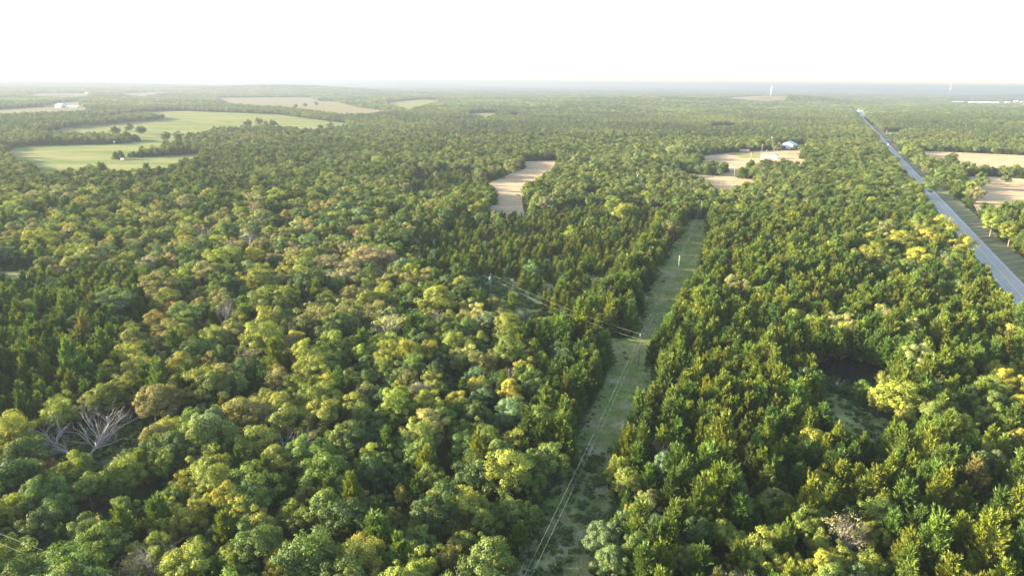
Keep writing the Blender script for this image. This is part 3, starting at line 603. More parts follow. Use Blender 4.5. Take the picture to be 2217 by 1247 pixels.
REG = [ # x0, x1, y0, y1, phrase
 (-99,320,960,1400,'in the bottom left corner under crossing wires'),(320,560,1000,1400,'at the bottom border left of centre'),(560,800,1020,1400,'at the bottom border midway to the strip'),(800,1230,1020,1400,'left of the strip at the bottom border'),
 (1230,1480,1000,1400,'right of the strip near the bottom'),(1480,1700,1040,1400,'at the bottom border right of the strip'),(1700,1960,1060,1400,'around the half-bare tree at bottom right'),(1960,2300,1000,1400,'in the bottom right corner'),
 (-99,120,800,960,'at the left border above the fallen dead tree'),(120,420,800,1000,'around the fallen dead tree'),(420,800,860,1020,'in the great rounded clump left of centre'),(800,1100,840,1020,'in the shaded hollow left of the strip'),(1100,1300,840,1020,'along the shaded left flank of the strip'),
 (-99,320,600,800,'in the dark cedar slope at the left border'),(320,560,640,860,'on the slope with the orange-tipped trees'),(560,800,640,860,'in the mixed wood west of the branch line'),(800,1160,720,840,'below the pole with the transformer'),(1160,1350,720,850,'where the branch line corridor meets the strip'),(800,1160,600,720,'beside the pole with the transformer'),
 (1160,1480,440,760,'in the cedar block between both power lines'),(870,1160,440,620,'in the cedar block beyond the transformer pole'),(1350,1560,760,900,'right of the strip opposite the guyed pole'),(1350,1700,900,1040,'between the strip and the grassy clearing'),(1400,1620,600,760,'right of the strip by its middle pole'),
 (1560,1760,760,900,'in the cedar thicket left of the pond'),(1620,1760,600,760,'in the thicket beyond the pond'),(1740,1960,660,780,'on the far bank of the pond'),(1760,1940,780,860,'on the near bank of the pond'),(1940,2060,680,880,'right of the pond by the tall cream tree'),
 (1700,1960,860,1060,'beside the grassy clearing below the pond'),(1960,2300,860,1010,'at the right border below the pond'),(2060,2300,660,860,'at the right border between pond and road'),(1480,1760,430,600,'right of the far end of the strip'),(1760,2200,430,660,'in the wood left of the road'),(2100,2300,420,660,'right of the road at the right border'),
 (1960,2217,300,430,'in the hedgerow right of the road'),(-99,330,400,600,'around the big round tree at the left border'),(330,640,400,640,'in the mixed wood near the small rusty tree'),(640,900,400,640,'around the knobbly tan oaks'),
 (1000,1260,330,470,'around the curving hayfield'),(1260,1560,300,440,'between the curving hayfield and the white house'),(1560,1760,330,420,'in the mown field by the small white house'),(220,420,250,330,'on the open green pasture'),(500,760,240,300,'at the far edge of the green pasture'),(600,760,200,240,'in the dry tan pasture'),(-99,500,180,260,'near the long white farm shed')]
def region(px, py):
    for a, b_, c, d, ph in REG:
        if a <= px < b_ and c <= py < d: return ph
    return 'in the distant woods'
def size_word(t_):
    if t_['k'] == 'c': return 'tall' if t_['H'] > 7.4 else ('young' if t_['H'] < 5 else 'slender' if t_['D'] < 2.8 else 'bushy')
    return 'broad' if t_['D'] > 9.6 else ('small' if t_['D'] < 6 else 'round')
NM = {'c': ('cedar_tree', 'cedar'), 'b': ('leafy_tree', 'broadleaf tree'), 'w': ('thin_crowned_tree', 'thin-crowned tree'), 't': ('tall_tree', 'tall upright tree'), 'x': ('bare_tree', 'leafless grey tree')}
STUFF = {'c': [], 'b': []}
def variant(t_, i):
    L = {'c': CEDAR, 'b': BROAD, 'w': WISPY, 't': TALL, 'x': BARE}[t_['k']]; return i % len(L), L
BH = {'c': (3.3, 6.0), 'b': (8.6, 9.0), 'w': (8.6, 9.0), 't': (6.5, 11.0), 'x': (7.0, 8.0)}
M_LEAFNAMES = {}
made = {}
for i, t_ in enumerate(TREES):
    vi, L = variant(t_, i*7+int(t_['x'])); bd, bh = BH[t_['k']]; sc = (t_['D']/bd, t_['D']/bd, t_['H']/bh)
    if i in solo:
        nm, word = NM[t_['k']]
        reg = region(t_['px'], t_['py']); colr = '' if t_['k'] == 'x' else TINTS[t_['t']][1]+' '
        r = empty(nm, (t_['x'], t_['y'], t_['z']), t_['rz'], sc)
        made.setdefault((f"{size_word(t_)} {colr}{word}", reg), []).append((t_['px'], r))
        tag(r, f"{size_word(t_)} {colr}{word} {reg}", 'tree', f"{word} trees {reg}" if 'tree' not in word else f"{word}s {reg}")
        tv = [float(q) for q in tintvec(t_['t'])]
        for part, me in zip(('crown', 'trunk'), L[vi]):
            o = bpy.data.objects.new(part, me); C.objects.link(o); o.parent = r; o['tint'] = tv
    elif t_['k'] in 'cbwt':
        if t_['y'] > 420 and t_['t'] in ('CB', 'P', 'T') and rng.random() < .6: t_['t'] = 'G'
        if t_['y'] > 420 and t_['t'] in ('Y', 'W') and rng.random() < .5: t_['t'] = 'YG'
        cm = float(np.clip((t_['y']-300)/500, 0, .45))
        STUFF['c' if t_['k'] == 'c' else 'b'].append((t_['x'], t_['y'], t_['z'], t_['rz'], *sc, *(tintvec(t_['t'])*(1-cm)+np.array([.088, .118, .030])*cm)))

ORD = 'first second third fourth fifth sixth seventh eighth ninth tenth eleventh twelfth thirteenth fourteenth fifteenth sixteenth seventeenth eighteenth nineteenth twentieth'.split()
for (what, reg), L in made.items():
    L.sort(key=lambda q: q[0]); n_ = len(L)
    for k, (_, r) in enumerate(L):
        if n_ == 1: continue
        pos = ('leftmost' if k == 0 else 'rightmost' if k == n_-1 else 'middle' if n_ == 3 else None)
        r['label'] = f"{pos} {what} {reg}" if pos else f"{what} {ORD[min(k, 19)]} from left {reg}" if k < n_/2 else f"{what} {ORD[min(n_-1-k, 19)]} from right {reg}"
# ------------------------------------------------------------------ masses of trees too many to count: geometry nodes
def scatter(name, rows, meshes, label, parent=None):
    A = np.array(rows, np.float32); N = len(A)
    me = bpy.data.meshes.new(name); me.vertices.add(N); me.vertices.foreach_set('co', A[:, :3].ravel())
    a = me.attributes.new('rot', 'FLOAT_VECTOR', 'POINT'); r = np.zeros((N, 3), np.float32); r[:, 2] = A[:, 3]; a.data.foreach_set('vector', r.ravel())
    a = me.attributes.new('scl', 'FLOAT_VECTOR', 'POINT'); a.data.foreach_set('vector', A[:, 4:7].ravel())
    a = me.attributes.new('tint', 'FLOAT_VECTOR', 'POINT'); a.data.foreach_set('vector', A[:, 7:10].ravel())
    a = me.attributes.new('pick', 'INT', 'POINT'); a.data.foreach_set('value', rng.integers(0, len(meshes), N).astype(np.int32))
    o = bpy.data.objects.new(name, me); C.objects.link(o); tag(o, label, kind='stuff')
    ng = bpy.data.node_groups.new(name+'_scatter', 'GeometryNodeTree')
    ng.interface.new_socket('Geometry', in_out='INPUT', socket_type='NodeSocketGeometry'); ng.interface.new_socket('Geometry', in_out='OUTPUT', socket_type='NodeSocketGeometry')
    gi = ng.nodes.new('NodeGroupInput'); go = ng.nodes.new('NodeGroupOutput'); ip = ng.nodes.new('GeometryNodeInstanceOnPoints'); mp = ng.nodes.new('GeometryNodeMeshToPoints'); jn = ng.nodes.new('GeometryNodeJoinGeometry')
    ng.links.new(gi.outputs[0], mp.inputs['Mesh']); ng.links.new(mp.outputs[0], ip.inputs['Points']); ng.links.new(ip.outputs[0], go.inputs[0])
    for me_ in meshes:
        src = bpy.data.objects.get('src_'+me_.name) or bpy.data.objects.new('src_'+me_.name, me_)
        oi = ng.nodes.new('GeometryNodeObjectInfo'); oi.inputs['Object'].default_value = src
        gt = ng.nodes.new('GeometryNodeGeometryToInstance'); ng.links.new(oi.outputs['Geometry'], gt.inputs[0]); ng.links.new(gt.outputs[0], jn.inputs[0])
    ng.links.new(jn.outputs[0], ip.inputs['Instance']); ip.inputs['Pick Instance'].default_value = True
    for an, dt, sock in (('rot', 'FLOAT_VECTOR', 'Rotation'), ('scl', 'FLOAT_VECTOR', 'Scale'), ('pick', 'INT', 'Instance Index')):
        na = ng.nodes.new('GeometryNodeInputNamedAttribute'); na.data_type = dt; na.inputs['Name'].default_value = an
        ng.links.new(na.outputs['Attribute'], ip.inputs[sock])
    md = o.modifiers.new('scatter', 'NODES'); md.node_group = ng
    print('scatter', name, N); return o
scatter('cedar_woodland', STUFF['c'], [m_[0] for m_ in CEDAR], 'dense cedar woodland filling the middle distance')
scatter('broadleaf_woodland', STUFF['b'], [m_[0] for m_ in BROAD], 'mixed broadleaf woodland filling the middle distance')
FT = ['YG', 'G', 'D', 'O', 'C', 'CY', 'CG', 'B', 'P', 'Y', 'CB']; FP = np.array([.15, .20, .16, .10, .15, .09, .10, .03, .012, .008, .0]); FP /= FP.sum()
def far_rows(r0, r1, s, W0, hts, meanblend):
    Q = ring(r0, r1, s, 60, .5); Q = Q[~is_clear(Q[:, 0], Q[:, 1])]; out = []
    zz = terrain(Q[:, 0], Q[:, 1]); q = vnoise(Q[:, 0], Q[:, 1], 170, 3); q2 = vnoise(Q[:, 0], Q[:, 1], 420, 8); q = q*.6+q2*.4; stand = vnoise(Q[:, 0], Q[:, 1], 130, 21)
    base = np.array([.065, .085, .024])
    for (x, y), z, v, st in zip(Q, zz, q, stand):
        tn = (('C', 'D', 'CG')[rng.integers(3)] if st < .42 else ('YG', 'G', 'O')[rng.integers(3)] if st > .68 else FT[rng.choice(len(FT), p=FP)]) if rng.random() < .75 else FT[rng.choice(len(FT), p=FP)]; c = tintvec(tn)*(1-meanblend*.7)+base*meanblend*.7; sc = rng.uniform(.8, 1.25)*W0
        out.append((x, y, z, rng.uniform(0, 2*pi), sc, sc, rng.uniform(*hts), *(c*(.60+.62*v))))
    return out
scatter('distant_trees', far_rows(1000, 1900, 7.2, .95, (.8, 1.3), .4), [m_[0] for m_ in BROAD], 'distant mixed woods beyond the fields')
scatter('far_woods', far_rows(1900, 4200, 13, 1.0, (.8, 1.4), .25), GROVE3, 'far woods between small farms')
scatter('far_forest', far_rows(4200, 9500, 36, .95, (.8, 1.5), .5), GROVE4, 'hazy forest reaching towards the horizon')
scatter('horizon_forest', far_rows(9500, 26000, 125, .95, (.8, 1.6), .8), GROVE5, 'bluish forest along the horizon')
# undergrowth and grass
U = ring(80, 420, 4.0, 10, .5); U = U[~is_clear(U[:, 0], U[:, 1])]
rows = []
for x, y in U:
    if rng.random() < .55: continue
    s = rng.uniform(.5, 1.3); rows.append((x, y, float(terrain(x, y)), rng.uniform(0, 6.3), s, s, s*rng.uniform(.6, 1.2), *tintvec(('G', 'D', 'B', 'O', 'CG')[rng.integers(5)])))
strip = CLEAR[list(FIELDS).index('cleared_strip')]; sidec = CLEAR[list(FIELDS).index('side_clearing')]; pondc = CLEAR[list(FIELDS).index('pond_clearing')]
def fill(Pg, dens):
    lo_, hi = Pg.min(0), Pg.max(0); k = int((hi-lo_).prod()*dens); q = rng.uniform(lo_, hi, (k, 2)); return q[inside(q[:, 0], q[:, 1], Pg)]
FALLP = CLEAR[[i_ for i_, q_ in enumerate(CLEAR) if q_ is not None and len(q_) == 8 and abs(q_[0][0]-at(85, 950, 3)[0]) < .01][0]]
def near_edge(x, y, Pg):
    a = np.asarray(Pg); b_ = np.roll(a, -1, 0); d = b_-a; t_ = np.clip(((x-a[:, 0])*d[:, 0]+(y-a[:, 1])*d[:, 1])/np.maximum((d**2).sum(1), 1e-9), 0, 1)
    return float(np.hypot(a[:, 0]+d[:, 0]*t_-x, a[:, 1]+d[:, 1]*t_-y).min())
for Pg, dn in ((strip, .55), (sidec, .14), (pondc, .22), (PF, .45), (PONDF, .12), (FALLP, .5)):
    for x, y in fill(Pg, dn):
        v = vnoise(np.array([x]), np.array([y]), 7, 2)[0]
        if Pg is strip:
            c0 = .35*y-34+ (0 if y < 300 else 0); edge = near_edge(x, y, strip)
            if y > 132 and v < .9 and not (edge < 1.6 and rng.random() < .75): continue
            if y <= 132 and rng.random() < .25: continue
        if Pg is PONDF and inside(np.array([x]), np.array([y]), POND)[0]: continue
        s = rng.uniform(.3, .85)*(1.0 if y < 128 or Pg is not strip else .55); rows.append((x, y, float(terrain(x, y)), rng.uniform(0, 6.3), s, s, s*.8, *tintvec(('G', 'B', 'G', 'D', 'CG')[rng.integers(5)])))
# shore shrubs
for px_, py_ in [(1800,840),(1812,846),(1822,838),(1835,850),(1848,846),(1860,856),(1875,852),(1785,835),(1900,838),(1765,812),(1895,788),(1860,781),(1820,771),(1925,796),(1790,768),(1840,773),(1880,780)]:
    x, y = at(px_, py_+4); s = rng.uniform(.5, .95); rows.append((x, y, float(terrain(x, y)), rng.uniform(0, 6), s, s, s*1.3, *tintvec(('G', 'D', 'CG')[rng.integers(3)])))
scatter('undergrowth', rows, BUSH, 'low green undergrowth between the trees and on the strip')
rows = []
for Pg, dn in ((strip, 6.5), (sidec, 4.0), (pondc, 4.0)):
    for x, y in fill(Pg, dn):
        v = vnoise(np.array([x]), np.array([y]), 5, 12)[0]+.35*vnoise(np.array([x]), np.array([y]), 1.6, 13)[0]
        if v < .15+rng.random()*.5: continue
        s = rng.uniform(.6, 1.3); c = np.array([.24, .31, .10]) if v > .7 else np.array([.33, .33, .16])
        rows.append((x, y, float(terrain(x, y))+.08, rng.uniform(0, 6.3), s, s, s*rng.uniform(.25, .75), *(c*rng.uniform(.75, 1.25))))
scatter('grass', rows, TUFT, 'rough grass growing on the cleared strip')
# ------------------------------------------------------------------ fallen and dead trees of note
def fallen(px_, py_, px2, py2, hgt, label, seed, L=3.6):
    random.seed(seed); a = at3(px_, py_, 1.0); q = at(px2, py2, hgt); b_ = Vector((q[0], q[1], float(terrain(*q))+hgt))
    r = empty('fallen_tree', a); tag(r, label, 'tree', 'dead fallen trees'); d = b_-a
    mb = MB().tube([(0, 0, -.2), d*.3+Vector((0, 0, .5)), d*.6+Vector((0, 0, .4))], [.34, .26, .18], 8); mb.obj('trunk', M_DEAD, r, True)
    mb = MB()
    for k in range(11):
        f = random.uniform(.15, .6); e = (d.normalized()*1.0+Vector((random.gauss(0, .75), random.gauss(0, .6), random.gauss(.12, .28)))).normalized()
        branches(mb, d*f+Vector((0, 0, .4)), e, L*random.uniform(.8, 1.35), .17, 3, .36, .05, 6, (3, 4))
    mb.obj('branches', M_DEAD, r)
fallen(178, 992, 285, 893, 4.5, 'large pale fallen dead tree with bare forking branches', 3, 4.2)
fallen(166, 985, 85, 955, 3.5, 'grey fallen dead tree lying to the left of the larger one', 8, 3.4)
fallen(235, 1000, 280, 1010, 2.0, 'low tangle of grey dead branches under the olive tree', 12, 2.0)

# ------------------------------------------------------------------ power line
def base3(px_, py_): a = at(px_, py_); return Vector((a[0], a[1], float(terrain(*a))))
POLES = {}
def pole(key, x, y, h, label, arm=None, trans=False, guy=None, col=None, rz=0, r0=.17, group='utility poles', brace=False):
    z = float(terrain(x, y)); r = empty('utility_pole', (x, y, z), rz); tag(r, label, 'utility pole', group)
    MB().tube([(0, 0, -.5), (0, 0, h*.5), (0, 0, h)], [r0, r0*.85, r0*.68], 10).obj('shaft', col or M_POLE, r, True)
    ins = [(0, h+.16)] if not arm else [(-arm*.46, h-.38), (0, h+.16), (arm*.46, h-.38)]
    if arm:
        MB().box(-arm/2, arm/2, -.06, .06, h-.66, h-.52).obj('crossarm', M_POLEW, r)
        if brace: MB().box(-arm/2, arm/2, .18, .3, h-.66, h-.52).obj('crossarm', M_POLEW, r)
    for ix, iz in ins: MB().tube([(ix, 0, iz-.2), (ix, 0, iz-.05), (ix, 0, iz)], [.05, .09, .04], 8).obj('insulator', M_WHITE, r)
    MB().tube([(.17, 0, h-1.5), (.3, 0, h-1.5)], .05, 6).obj('insulator', M_WHITE, r)
    if trans:
        t_ = MB().tube([(-.42, 0, h-2.2), (-.42, 0, h-2.15), (-.42, 0, h-1.25), (-.42, 0, h-1.2)], [.2, .27, .27, .2], 12).obj('transformer', M_TRANS, r)
        MB().tube([(-.42, 0, h-1.2), (-.42, 0, h-.95)], .05, 6).obj('bushing', M_TRANS, t_)
    if guy: MB().tube([(0, 0, h-.8), (guy[0], guy[1], 0)], .025, 5).obj('guy_wire', M_WIRE, r)
    POLES[key] = (Vector((x, y, z+h+.16)), Vector((x+.3, y, z+h-1.5)), Vector((x, y, z))); return r
b_ = base3(1382, 793); pole('guyed', b_.x, b_.y, 9.4, 'weathered pole with a guy wire standing in the cleared strip', guy=tuple(at(1410, 790)-at(1382, 793)))
b_ = base3(1062, 642); pole('transformer', b_.x, b_.y, 8.6, 'short pole carrying a pale transformer at the end of the branch line', trans=True)
b_ = base3(1467, 607); pole('middle', b_.x, b_.y, 10.2, 'bare straight pole halfway up the cleared strip', col=M_POLEW)
b_ = base3(1516, 476); pole('far_end', b_.x, b_.y, 11.0, 'pole at the far end of the cleared strip')
b_ = base3(1196, 448); pole('west', b_.x, b_.y, 10.4, 'slim pole beside the rusty tree left of the strip end')
pole('near', -12, 40, 9.5, 'pole in the strip just beneath the camera')
for px_, top, bot, arm, tr, lab, cl in [
    (1297, 402, 421, None, False, 'short pole at the grey gap in the trees', M_POLEW), (1380, 376, 401, 2.6, True, 'pole with a wide pale crossarm above the dark cedars', M_POLEW),
    (1589, 362, 387, 2.4, False, 'thin pale pole at the edge of the mown homestead field', M_POLEW), (1625, 331, 347, 1.8, False, 'thin pole in the yellow weeds left of the white shed', M_POLEW),
    (1649, 314, 331, 1.6, False, 'tall pole rising behind the white shed', M_POLEW), (1659, 324, 335, None, False, 'stout pole between the white shed and the house', M_POLEW),
    (1670, 296, 314, 2.6, True, 'crossarm pole with transformer left of the grey barn', M_POLEW), (1934, 301, 318, 1.8, False, 'roadside pole right of the highway', M_POLE),
    (1918, 282, 294, 2.2, False, 'crossarm pole on the lawn by the side lane', M_POLEW), (1794, 467, 492, None, False, 'pale snag-like pole amid cedars right of the strip end', M_POLEW),
    (1683, 207, 219, 2.0, False, 'slender mast on the slope of the water tower hill', M_POLEW)]:
    p_ = base3(px_, bot); d = ray(px_, top); h = CAMH+d[2]*(p_.y/d[1])-p_.z; pole(lab, p_.x, p_.y, max(4, h), lab, arm, tr, col=cl, rz=random.uniform(-.5, .5) if px_ != 1380 else 0, r0=.2 if p_.y > 600 else .17)
def wire(a, b2, sag, label, r=.012):
    pts = [a.lerp(b2, k/24)-Vector((0, 0, sag*4*(k/24)*(1-k/24))) for k in range(25)]
    o = MB().tube(pts, r, 5).obj('power_wire', M_WIRE); tag(o, label, 'power line', 'wires of the power lines')
for a, b2, sag, w_ in [('near', 'guyed', 1.3, 'from the guyed pole down the strip out of the picture'), ('guyed', 'middle', 1.0, 'between the guyed pole and the middle pole'), ('middle', 'far_end', 1.2, 'between the middle pole and the far end of the strip'),
                       ('guyed', 'transformer', 1.4, 'crossing from the guyed pole to the transformer pole'), ('far_end', 'west', .9, 'from the strip end westward to the slim pole'), ('far_end', 'pale snag-like pole amid cedars right of the strip end', 1.6, 'from the strip end down to the pale pole in the cedars')]:
    wire(POLES[a][0], POLES[b2][0], sag, 'upper thin wire '+w_); wire(POLES[a][1], POLES[b2][1], sag*1.15, 'lower thin wire '+w_)
for k, (p1, p2, lab) in enumerate([((0, 1155), (245, 1247), 'upper of two wires crossing the bottom left corner'), ((0, 1176), (180, 1247), 'lower of two wires crossing the bottom left corner')]):
    a, b2 = at(*p1, 9.5-k), at(*p2, 9.5-k); d = b2-a; A = a-d*.5; B = b2+d*.6
    wire(Vector((A[0], A[1], 9.6-k)), Vector((B[0], B[1], 9.6-k)), .15, lab, .008)

# ------------------------------------------------------------------ buildings
def gable_house(name, cat, label, px_, py_, wd, ln, eave, ridge, rz, wall, roofm, group=None, door=None, wins=(), sidewins=(), over=.4, chimney=False, pos=None):
    p_ = pos or base3(px_, py_); r = empty(name, p_, rz); tag(r, label, cat, group)
    MB().prism([(-wd/2, -.3), (wd/2, -.3), (wd/2, eave), (0, ridge-.12), (-wd/2, eave)], -ln/2, ln/2).obj('wall', wall, r)
    sl = (ridge-eave)/(wd/2); x1 = wd/2+over; z1 = ridge-sl*x1
    rf = MB().prism([(-x1, z1), (0, ridge), (x1, z1), (x1, z1+.16), (0, ridge+.18), (-x1, z1+.16)], -ln/2-over, ln/2+over).obj('roof', roofm, r)
    if chimney: MB().box(wd*.18, wd*.18+.5, -.3, .3, ridge-sl*wd*.2, ridge+.7).obj('chimney', M_BRICK, rf)
    y = -ln/2-.03
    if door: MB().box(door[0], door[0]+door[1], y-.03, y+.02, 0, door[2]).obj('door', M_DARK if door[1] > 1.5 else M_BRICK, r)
    for x, z, w_, h in wins:
        f = MB().box(x-w_/2-.08, x+w_/2+.08, y-.04, y+.01, z-.08, z+h+.08).obj('window', M_WHITE, r); MB().box(x-w_/2, x+w_/2, y-.055, y-.02, z, z+h).obj('pane', M_GLASS, f)
    for yy, z, w_, h in sidewins:
        f = MB().box(wd/2-.01, wd/2+.04, yy-w_/2-.08, yy+w_/2+.08, z-.08, z+h+.08).obj('window', M_WHITE, r); MB().box(wd/2+.02, wd/2+.055, yy-w_/2, yy+w_/2, z, z+h).obj('pane', M_GLASS, f)
    return r
r = gable_house('small_house', 'house', 'small white house with a brown gable roof in the mown field', 1677, 343, 6.6, 9.0, 3.0, 4.9, radians(-28), M_WHITE, M_ROOFB, door=(1.7, .95, 2.1), wins=((-1.2, 1.0, 1.4, 1.3), (0.9, 1.0, .7, 1.1)), sidewins=((-2.5, 1.0, 1.0, 1.1), (1.5, 1.0, 1.0, 1.1)), chimney=True)
p_ = base3(1657, 342.5); r = empty('shed', p_, radians(-8)); tag(r, 'low flat-roofed white shed left of the small white house', 'shed')
MB().box(-4.4, 4.4, -2, 2, -.3, 2.9).obj('wall', M_WHITE, r); MB().box(-4.6, 4.6, -2.2, 2.2, 2.903, 3.05).obj('roof', M_ROOFM, r)
f = MB().box(-.7, .7, -2.05, -1.99, 1.25, 1.95).obj('window', M_WHITE, r); MB().box(-.6, .6, -2.07, -2.02, 1.33, 1.87).obj('pane', M_GLASS, f)
gable_house('barn', 'barn', 'large grey barn with a pale metal roof and a dark open bay', 1706, 321, 19, 22, 4.4, 8.6, radians(-32), M_BARN, M_ROOFM, door=(-6.5, 5.5, 3.8), wins=((4.5, 1.2, 1.6, 1.2),))
gable_house('red_shed', 'shed', 'low rusty red shed half hidden at the wood edge', 1611, 331, 6, 10, 2.4, 3.8, radians(72), M_RED, M_ROOFB, door=(-.8, 1.6, 2.1))
gable_house('farm_barn', 'barn', 'dark grey gambrel-sized barn beside the long white shed', 133, 233, 18, 26, 6, 10.5, radians(60), M_BARN, M_ROOFB, door=(-2.5, 5, 4.5))
gable_house('long_shed', 'shed', 'long white poultry shed with a low roof on the far left', 157, 233.5, 11, 38, 3.2, 5.0, radians(80), M_WHITE, M_WHITE, door=(-1.5, 3, 2.8))
random.seed(5)
far_b = [ # px, py base, width px, depth ratio, height m, label, material
 (188, 203.5, 9, .5, 5, 'bright white farm building on the far field, highest of the cluster', M_WHITE), (210, 214, 5, .7, 5, 'small white house in the far trees, first of three', M_WHITE), (262, 213.5, 5, .7, 4, 'small white shed, middle of three in the far trees', M_WHITE),
 (284, 213.5, 9, .4, 4, 'low white trailer, last of three in the far trees', M_WHITE), (347, 211, 12, .4, 5, 'wide white shed on the far hayfield edge', M_WHITE), (66, 211, 15, .4, 5, 'pale long roof among trees near the left border', M_BARN), (2, 194, 6, .6, 6, 'white speck of a building at the left border', M_WHITE),
 (1237, 251, 8, .8, 5.5, 'lone pale house amid dense woods at centre', M_BARN), (1369, 227.5, 7, .6, 5, 'white house below the wooded knoll', M_WHITE), (1458, 291, 11, .7, 4.5, 'blue-grey roofed shed in the woods left of the homestead', M_ROOFM), (1587, 264, 7, .8, 4.5, 'small white house behind a round tree', M_WHITE),
 (1486, 277, 4, .8, 4, 'tiny white hut in the woods', M_WHITE), (1651, 232, 4, .8, 5, 'tiny white roof below the tower hill', M_WHITE), (1697, 195, 10, .4, 9, 'white warehouse far behind the tower hill', M_WHITE), (1213, 197, 20, .3, 9, 'faint row of white town roofs on the horizon', M_WHITE), (1306, 196.5, 10, .4, 9, 'faint white town roof right of the longer row', M_WHITE),
 (1787, 200, 8, .5, 9, 'faint white roof near the horizon above the highway', M_WHITE), (1853, 213.5, 5, .7, 6, 'white roof beyond the highway bend', M_WHITE), (1898, 216, 5, .7, 6, 'small white roof right of the highway bend', M_WHITE), (1966, 209, 5, .8, 8, 'isolated white gable in the far plain', M_WHITE),
 (2071, 222, 28, .18, 7, 'long white industrial shed, first from the mast', M_WHITE), (2130, 224, 60, .10, 8, 'longest white industrial building in the far plain', M_WHITE), (2153, 219, 5, .8, 7, 'small white hall behind the longest building', M_WHITE), (2181, 223, 9, .4, 7, 'short white hall right of the longest building', M_WHITE), (2200, 221.5, 8, .6, 9, 'tall white hall near the right border', M_WHITE), (2214, 222, 8, .4, 7, 'white hall cut by the right border', M_WHITE),
 (1864, 243, 12, .5, 5.5, 'white canopied building on the lot at the highway bend', M_WHITE), (1873, 250, 7, .6, 4, 'small pale kiosk beside the lot at the bend', M_BRICK), (1915, 247, 5, .6, 5, 'white shed in trees right of the bend', M_WHITE), (2168, 267, 5, .6, 5, 'tiny white roof in the woods at far right', M_WHITE), (2066, 286, 4, .7, 4, 'pale blue shed roof in woods right of the highway', M_ROOFM)]
for px_, py_, wpx, dr, h, lab, mt in far_b:
    p_ = base3(px_, py_); _, _, dep = project(p_.x, p_.y, p_.z); wd = wpx*dep/FPX
    gable_house('farm_building' if px_ < 1700 else 'commercial_building', 'building', lab, 0, 0, max(5, wd*dr), wd, h*.7, h, radians(90)+random.uniform(-.12, .12), mt, M_WHITE if mt is M_WHITE else M_ROOFM, 'scattered distant buildings', pos=p_, door=(-1, 2, 2.4), over=.2)

# ------------------------------------------------------------------ tower, mast and small things
p_ = base3(1669, 207.5); r = empty('water_tower', p_); tag(r, 'tall white standpipe water tower on the bare hilltop', 'water tower')
_, _, dep = project(p_.x, p_.y, p_.z); H_ = 19.5*dep/FPX
MB().tube([(0, 0, -1), (0, 0, H_)], [4.1, 4.1], 24).obj('tank', M_WHITE, r, True); MB().tube([(0, 0, H_+.01), (0, 0, H_+.8), (0, 0, H_+2.4)], [5.4, 5.4, .4], 24).obj('cap', M_WHITE, r)
mb = MB()
for k in range(0, int(H_), 3): mb.box(-.5, .5, -4.6, -4.35, k, k+.3)
mb.box(-.5, -.35, -4.6, -4.35, 0, H_).box(.35, .5, -4.6, -4.35, 0, H_).obj('ladder', M_STEEL, r)
p_ = base3(2053, 217); r = empty('radio_mast', p_); tag(r, 'thin lattice radio mast rising over the horizon at right', 'radio mast'); _, _, dep = project(p_.x, p_.y, p_.z); H_ = min(34*dep/FPX, 112)
for k in range(3): a = 2*pi*k/3; MB().tube([(cos(a)*2.0, sin(a)*2.0, -1), (cos(a)*1.0, sin(a)*1.0, H_)], .22, 5).obj('leg', M_STEEL, r)
mb = MB()
for j in range(int(H_/3.5)):
    z = j*3.5; w0 = 2.0-1.0*z/H_
    for k in range(3): a = 2*pi*k/3; c_ = 2*pi*(k+1)/3; mb.tube([(cos(a)*w0, sin(a)*w0, z), (cos(c_)*w0, sin(c_)*w0, z+3.5)], .13, 3)
mb.obj('bracing', M_STEEL, r)
for z in (H_, H_*.72): MB().tube([(0, 0, z-4), (0, 0, z+1)], 2.0, 8).obj('antenna_drum', M_WHITE, r)
p_ = base3(247.5, 312); r = empty('feed_bin', p_); tag(r, 'small white feed bin on legs alone on the pasture', 'feed bin')
MB().tube([(0, 0, 1.3), (0, 0, 2.0), (0, 0, 3.4), (0, 0, 3.8)], [.25, .85, .85, .2], 14).obj('hopper', M_WHITE, r)
for k in range(4): a = pi/4+k*pi/2; MB().tube([(cos(a)*.8, sin(a)*.8, -.2), (cos(a)*.8, sin(a)*.8, 2.4)], .06, 5).obj('leg', M_STEEL, r)
p_ = base3(265, 348); r = empty('livestock_trailer', p_, .3); tag(r, 'small white trailer parked by the end of the tree belt', 'trailer')
MB().box(-1.5, 1.5, -.9, .9, .6, 2.2).obj('body', M_WHITE, r)
for sx in (-.5, .5):
    for sy in (-1, 1): MB().tube([(sx, sy*.75, .35), (sx, sy*.97, .35)], .36, 14).obj('wheel', M_TYRE, r)
p_ = base3(1053, 446); r = empty('gate', p_, .2); tag(r, 'dark gate with a tall post at the hayfield corner', 'gate')
MB().tube([(0, 0, -.3), (0, 0, 3.0)], .16, 8).obj('post', M_RED, r); MB().tube([(3.6, 0, -.3), (3.6, 0, 1.6)], .12, 8).obj('post', M_RED, r)
for z in (.4, .75, 1.1, 1.4): MB().tube([(.1, 0, z), (3.5, 0, z)], .04, 5).obj('bar', M_STEEL, r)
